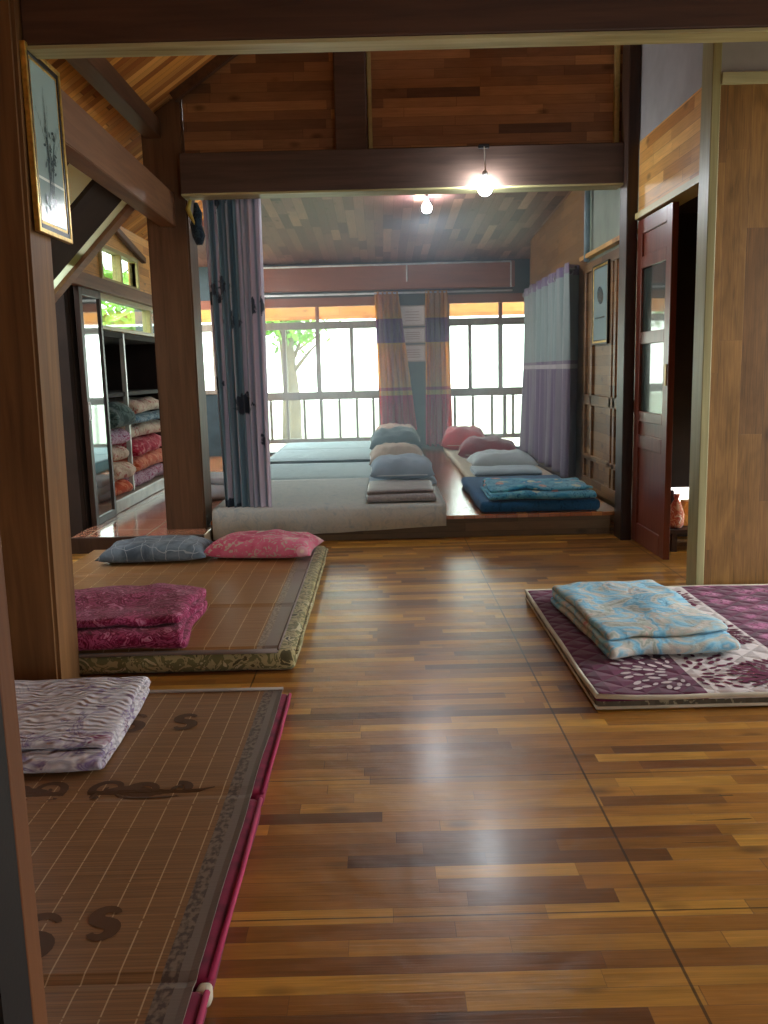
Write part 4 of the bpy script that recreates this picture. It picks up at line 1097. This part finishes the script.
pillow('pillow', 'dark red and white patterned pillow on the wardrobe shelf', 'pillow', (-2.2, 6.60, .99), .3, .3, .34, .22, fabric('dark_red_print', [(90, 30, 36), (200, 170, 160), (60, 24, 30)], 16, 3), 11)
# white folded quilt behind the curtain
folded('folded_quilt', 'white quilt glimpsed between the middle post and the grey curtain', 'blanket', (-1.42, 7.2, .102), 0, .5, .5, 3, .06, plain('white_quilt', (200, 204, 208), .9, var=.06), seed=12, wob=.012)

# ------------------------------------------------------------------ OUTSIDE
struct('ground', B(-40, 40, 10.9, 60, -.9, -.8), M['ground'], label='bright grass outside the windows', kind='structure')
struct('ground', B(-40, -3.4, -10, 10.9, -.9, -.8), M['ground'], label='grass outside on the left', kind='structure')
struct('ground', B(3.5, 40, -10, 10.9, -.9, -.8), M['ground'], label='grass outside on the right', kind='structure')
struct('trim_1', B(-2.75, 2.6, 11.9, 11.95, 1.80, 2.12), planks('eave_boards', 'XZ', .7, .16, [(226, 132, 62), (236, 150, 80), (214, 120, 54)], .6), label='orange eave board seen through the tops of the far windows')
def tree(loc, H, R_, label, seed, lm=M['leaf'], n=420):
    r = random.Random(seed)
    t = empty('tree', label, 'tree', loc)
    bm = bmesh.new(); tube(bm, [(0, 0, 0), (.05, 0, H*.3), (-.03, .05, H*.55), (.02, 0, H*.8)], [.14, .11, .09, .04], 10)
    for k in range(6):
        a = k*1.1; z = H*(.45+.05*k); tube(bm, [(0, 0, z), (R_*.4*cos(a), R_*.4*sin(a), z+H*.1), (R_*.7*cos(a), R_*.7*sin(a), z+H*.16)], [.05, .03, .01], 6)
    obj('trunk', bm, M['bark'], t, True)
    bm = bmesh.new()
    for k in range(n):
        v = Vector((r.gauss(0, 1), r.gauss(0, 1), r.gauss(0, 1))).normalized()*R_*r.random()**.4
        c = Vector((v.x, v.y, H*.75+v.z*.8)); s_ = r.uniform(.08, .16)
        a = Vector((r.gauss(0, 1), r.gauss(0, 1), r.gauss(0, 1))).normalized(); b = a.orthogonal().normalized()
        q = [bm.verts.new(c+a*s_), bm.verts.new(c+b*s_*.4+Vector((0, 0, .02))), bm.verts.new(c-a*s_), bm.verts.new(c-b*s_*.4)]
        bm.faces.new(q)
    f = obj('foliage', bm, lm, t)
tree((-1.75, 17.5, -.8), 4.2, .9, 'slim tree outside the left window', 1)
tree((-2.6, 24, -.8), 5, 1.8, 'leafy tree farther off behind the slim tree outside the left window', 2)
tree((-3.75, 12.6, -.8), 3.5, 1.0, 'bright green tree outside the strip window at left', 3, n=700)
tree((-6.6, 16.5, -.8), 3.8, 1.5, 'green shrub tree filling the strip window at left', 4, n=900)

# ------------------------------------------------------------------ LIGHT
hm = bpy.data.materials.new('glare_haze'); hm.use_nodes = True; ht = hm.node_tree; ht.nodes.clear()  # scatter volume added to imitate lens glare at the far windows
ho = ht.nodes.new('ShaderNodeOutputMaterial'); hv = ht.nodes.new('ShaderNodeVolumeScatter')
hv.inputs['Color'].default_value = (.78, .89, 1, 1); hv.inputs['Density'].default_value = .085; hv.inputs['Anisotropy'].default_value = .55
ht.links.new(hv.outputs[0], ho.inputs['Volume'])
hz = obj('glare_haze', B(-1.1, 1.5, 5.95, 10.42, .14, 2.3), hm); tag(hz, 'faint bright scatter volume added to imitate lens glare before the far windows', 'glare_haze', kind='stuff')
w = bpy.data.worlds.new('sky'); sc.world = w; w.use_nodes = True
nt = w.node_tree; nt.nodes.clear()
o_ = nt.nodes.new('ShaderNodeOutputWorld'); bg = nt.nodes.new('ShaderNodeBackground')
tc = nt.nodes.new('ShaderNodeTexCoord'); sp = nt.nodes.new('ShaderNodeSeparateXYZ'); cr = nt.nodes.new('ShaderNodeValToRGB')
nt.links.new(tc.outputs['Generated'], sp.inputs[0]); nt.links.new(sp.outputs[2], cr.inputs[0]); nt.links.new(cr.outputs[0], bg.inputs[0])
cr.color_ramp.elements[0].position = 0; cr.color_ramp.elements[0].color = (1, 1, .95, 1)
cr.color_ramp.elements[1].position = .6; cr.color_ramp.elements[1].color = (.82, .92, 1, 1)
bg.inputs[1].default_value = 5.0
nt.links.new(bg.outputs[0], o_.inputs[0])

def portal(loc, rot, sx, sy):
    l = bpy.data.lights.new('sky_portal', 'AREA'); l.shape = 'RECTANGLE'; l.size = sx; l.size_y = sy; l.cycles.is_portal = True
    o = bpy.data.objects.new('sky_portal', l); C.objects.link(o); o.location = loc; o.rotation_euler = rot
portal((-.85, 10.75, 1.1), (-pi/2, 0, 0), 1.75, 1.8)
portal((1.3, 10.75, 1.1), (-pi/2, 0, 0), 1.0, 1.8)
portal((-2.1, 7.1, 1.6), (0, -pi/2, 0), .5, 2.1)
portal((3.36, 3.22, 1.15), (0, pi/2, 0), 2.3, 1.85)
portal((1.6, -2.25, 1.0), (pi/2, 0, 0), .8, 2.0)

# ------------------------------------------------------------------ CAMERA
F = 870.0; H = 1.1; ROLL = .025; VP = (380., 371.)
Yc = Vector((VP[0]-384, 512-VP[1], F)).normalized()
Z0 = Vector((-sin(ROLL), cos(ROLL), 0)); Zc = (Z0-Yc*Z0.dot(Yc)).normalized()
Xc = -(Yc.cross(Zc))
right = Vector((Xc[0], Yc[0], Zc[0])); up = Vector((Xc[1], Yc[1], Zc[1])); fwd = Vector((Xc[2], Yc[2], Zc[2]))
cam = bpy.data.cameras.new('camera'); co_ = bpy.data.objects.new('camera', cam); C.objects.link(co_)
cam.sensor_fit = 'VERTICAL'; cam.sensor_height = 24; cam.lens = F/1024*24; cam.clip_start = .05
m = Matrix(((right.x, up.x, -fwd.x, 0), (right.y, up.y, -fwd.y, 0), (right.z, up.z, -fwd.z, H), (0, 0, 0, 1)))
co_.matrix_world = m
sc.camera = co_
sc.view_settings.view_transform = 'Standard'; sc.view_settings.look = 'None'
sc.view_settings.gamma = 1; sc.view_settings.use_curve_mapping = False
sc.view_settings.exposure = 0.85
sc.cycles.max_bounces = 10; sc.cycles.diffuse_bounces = 6
sc.cycles.use_denoising = True
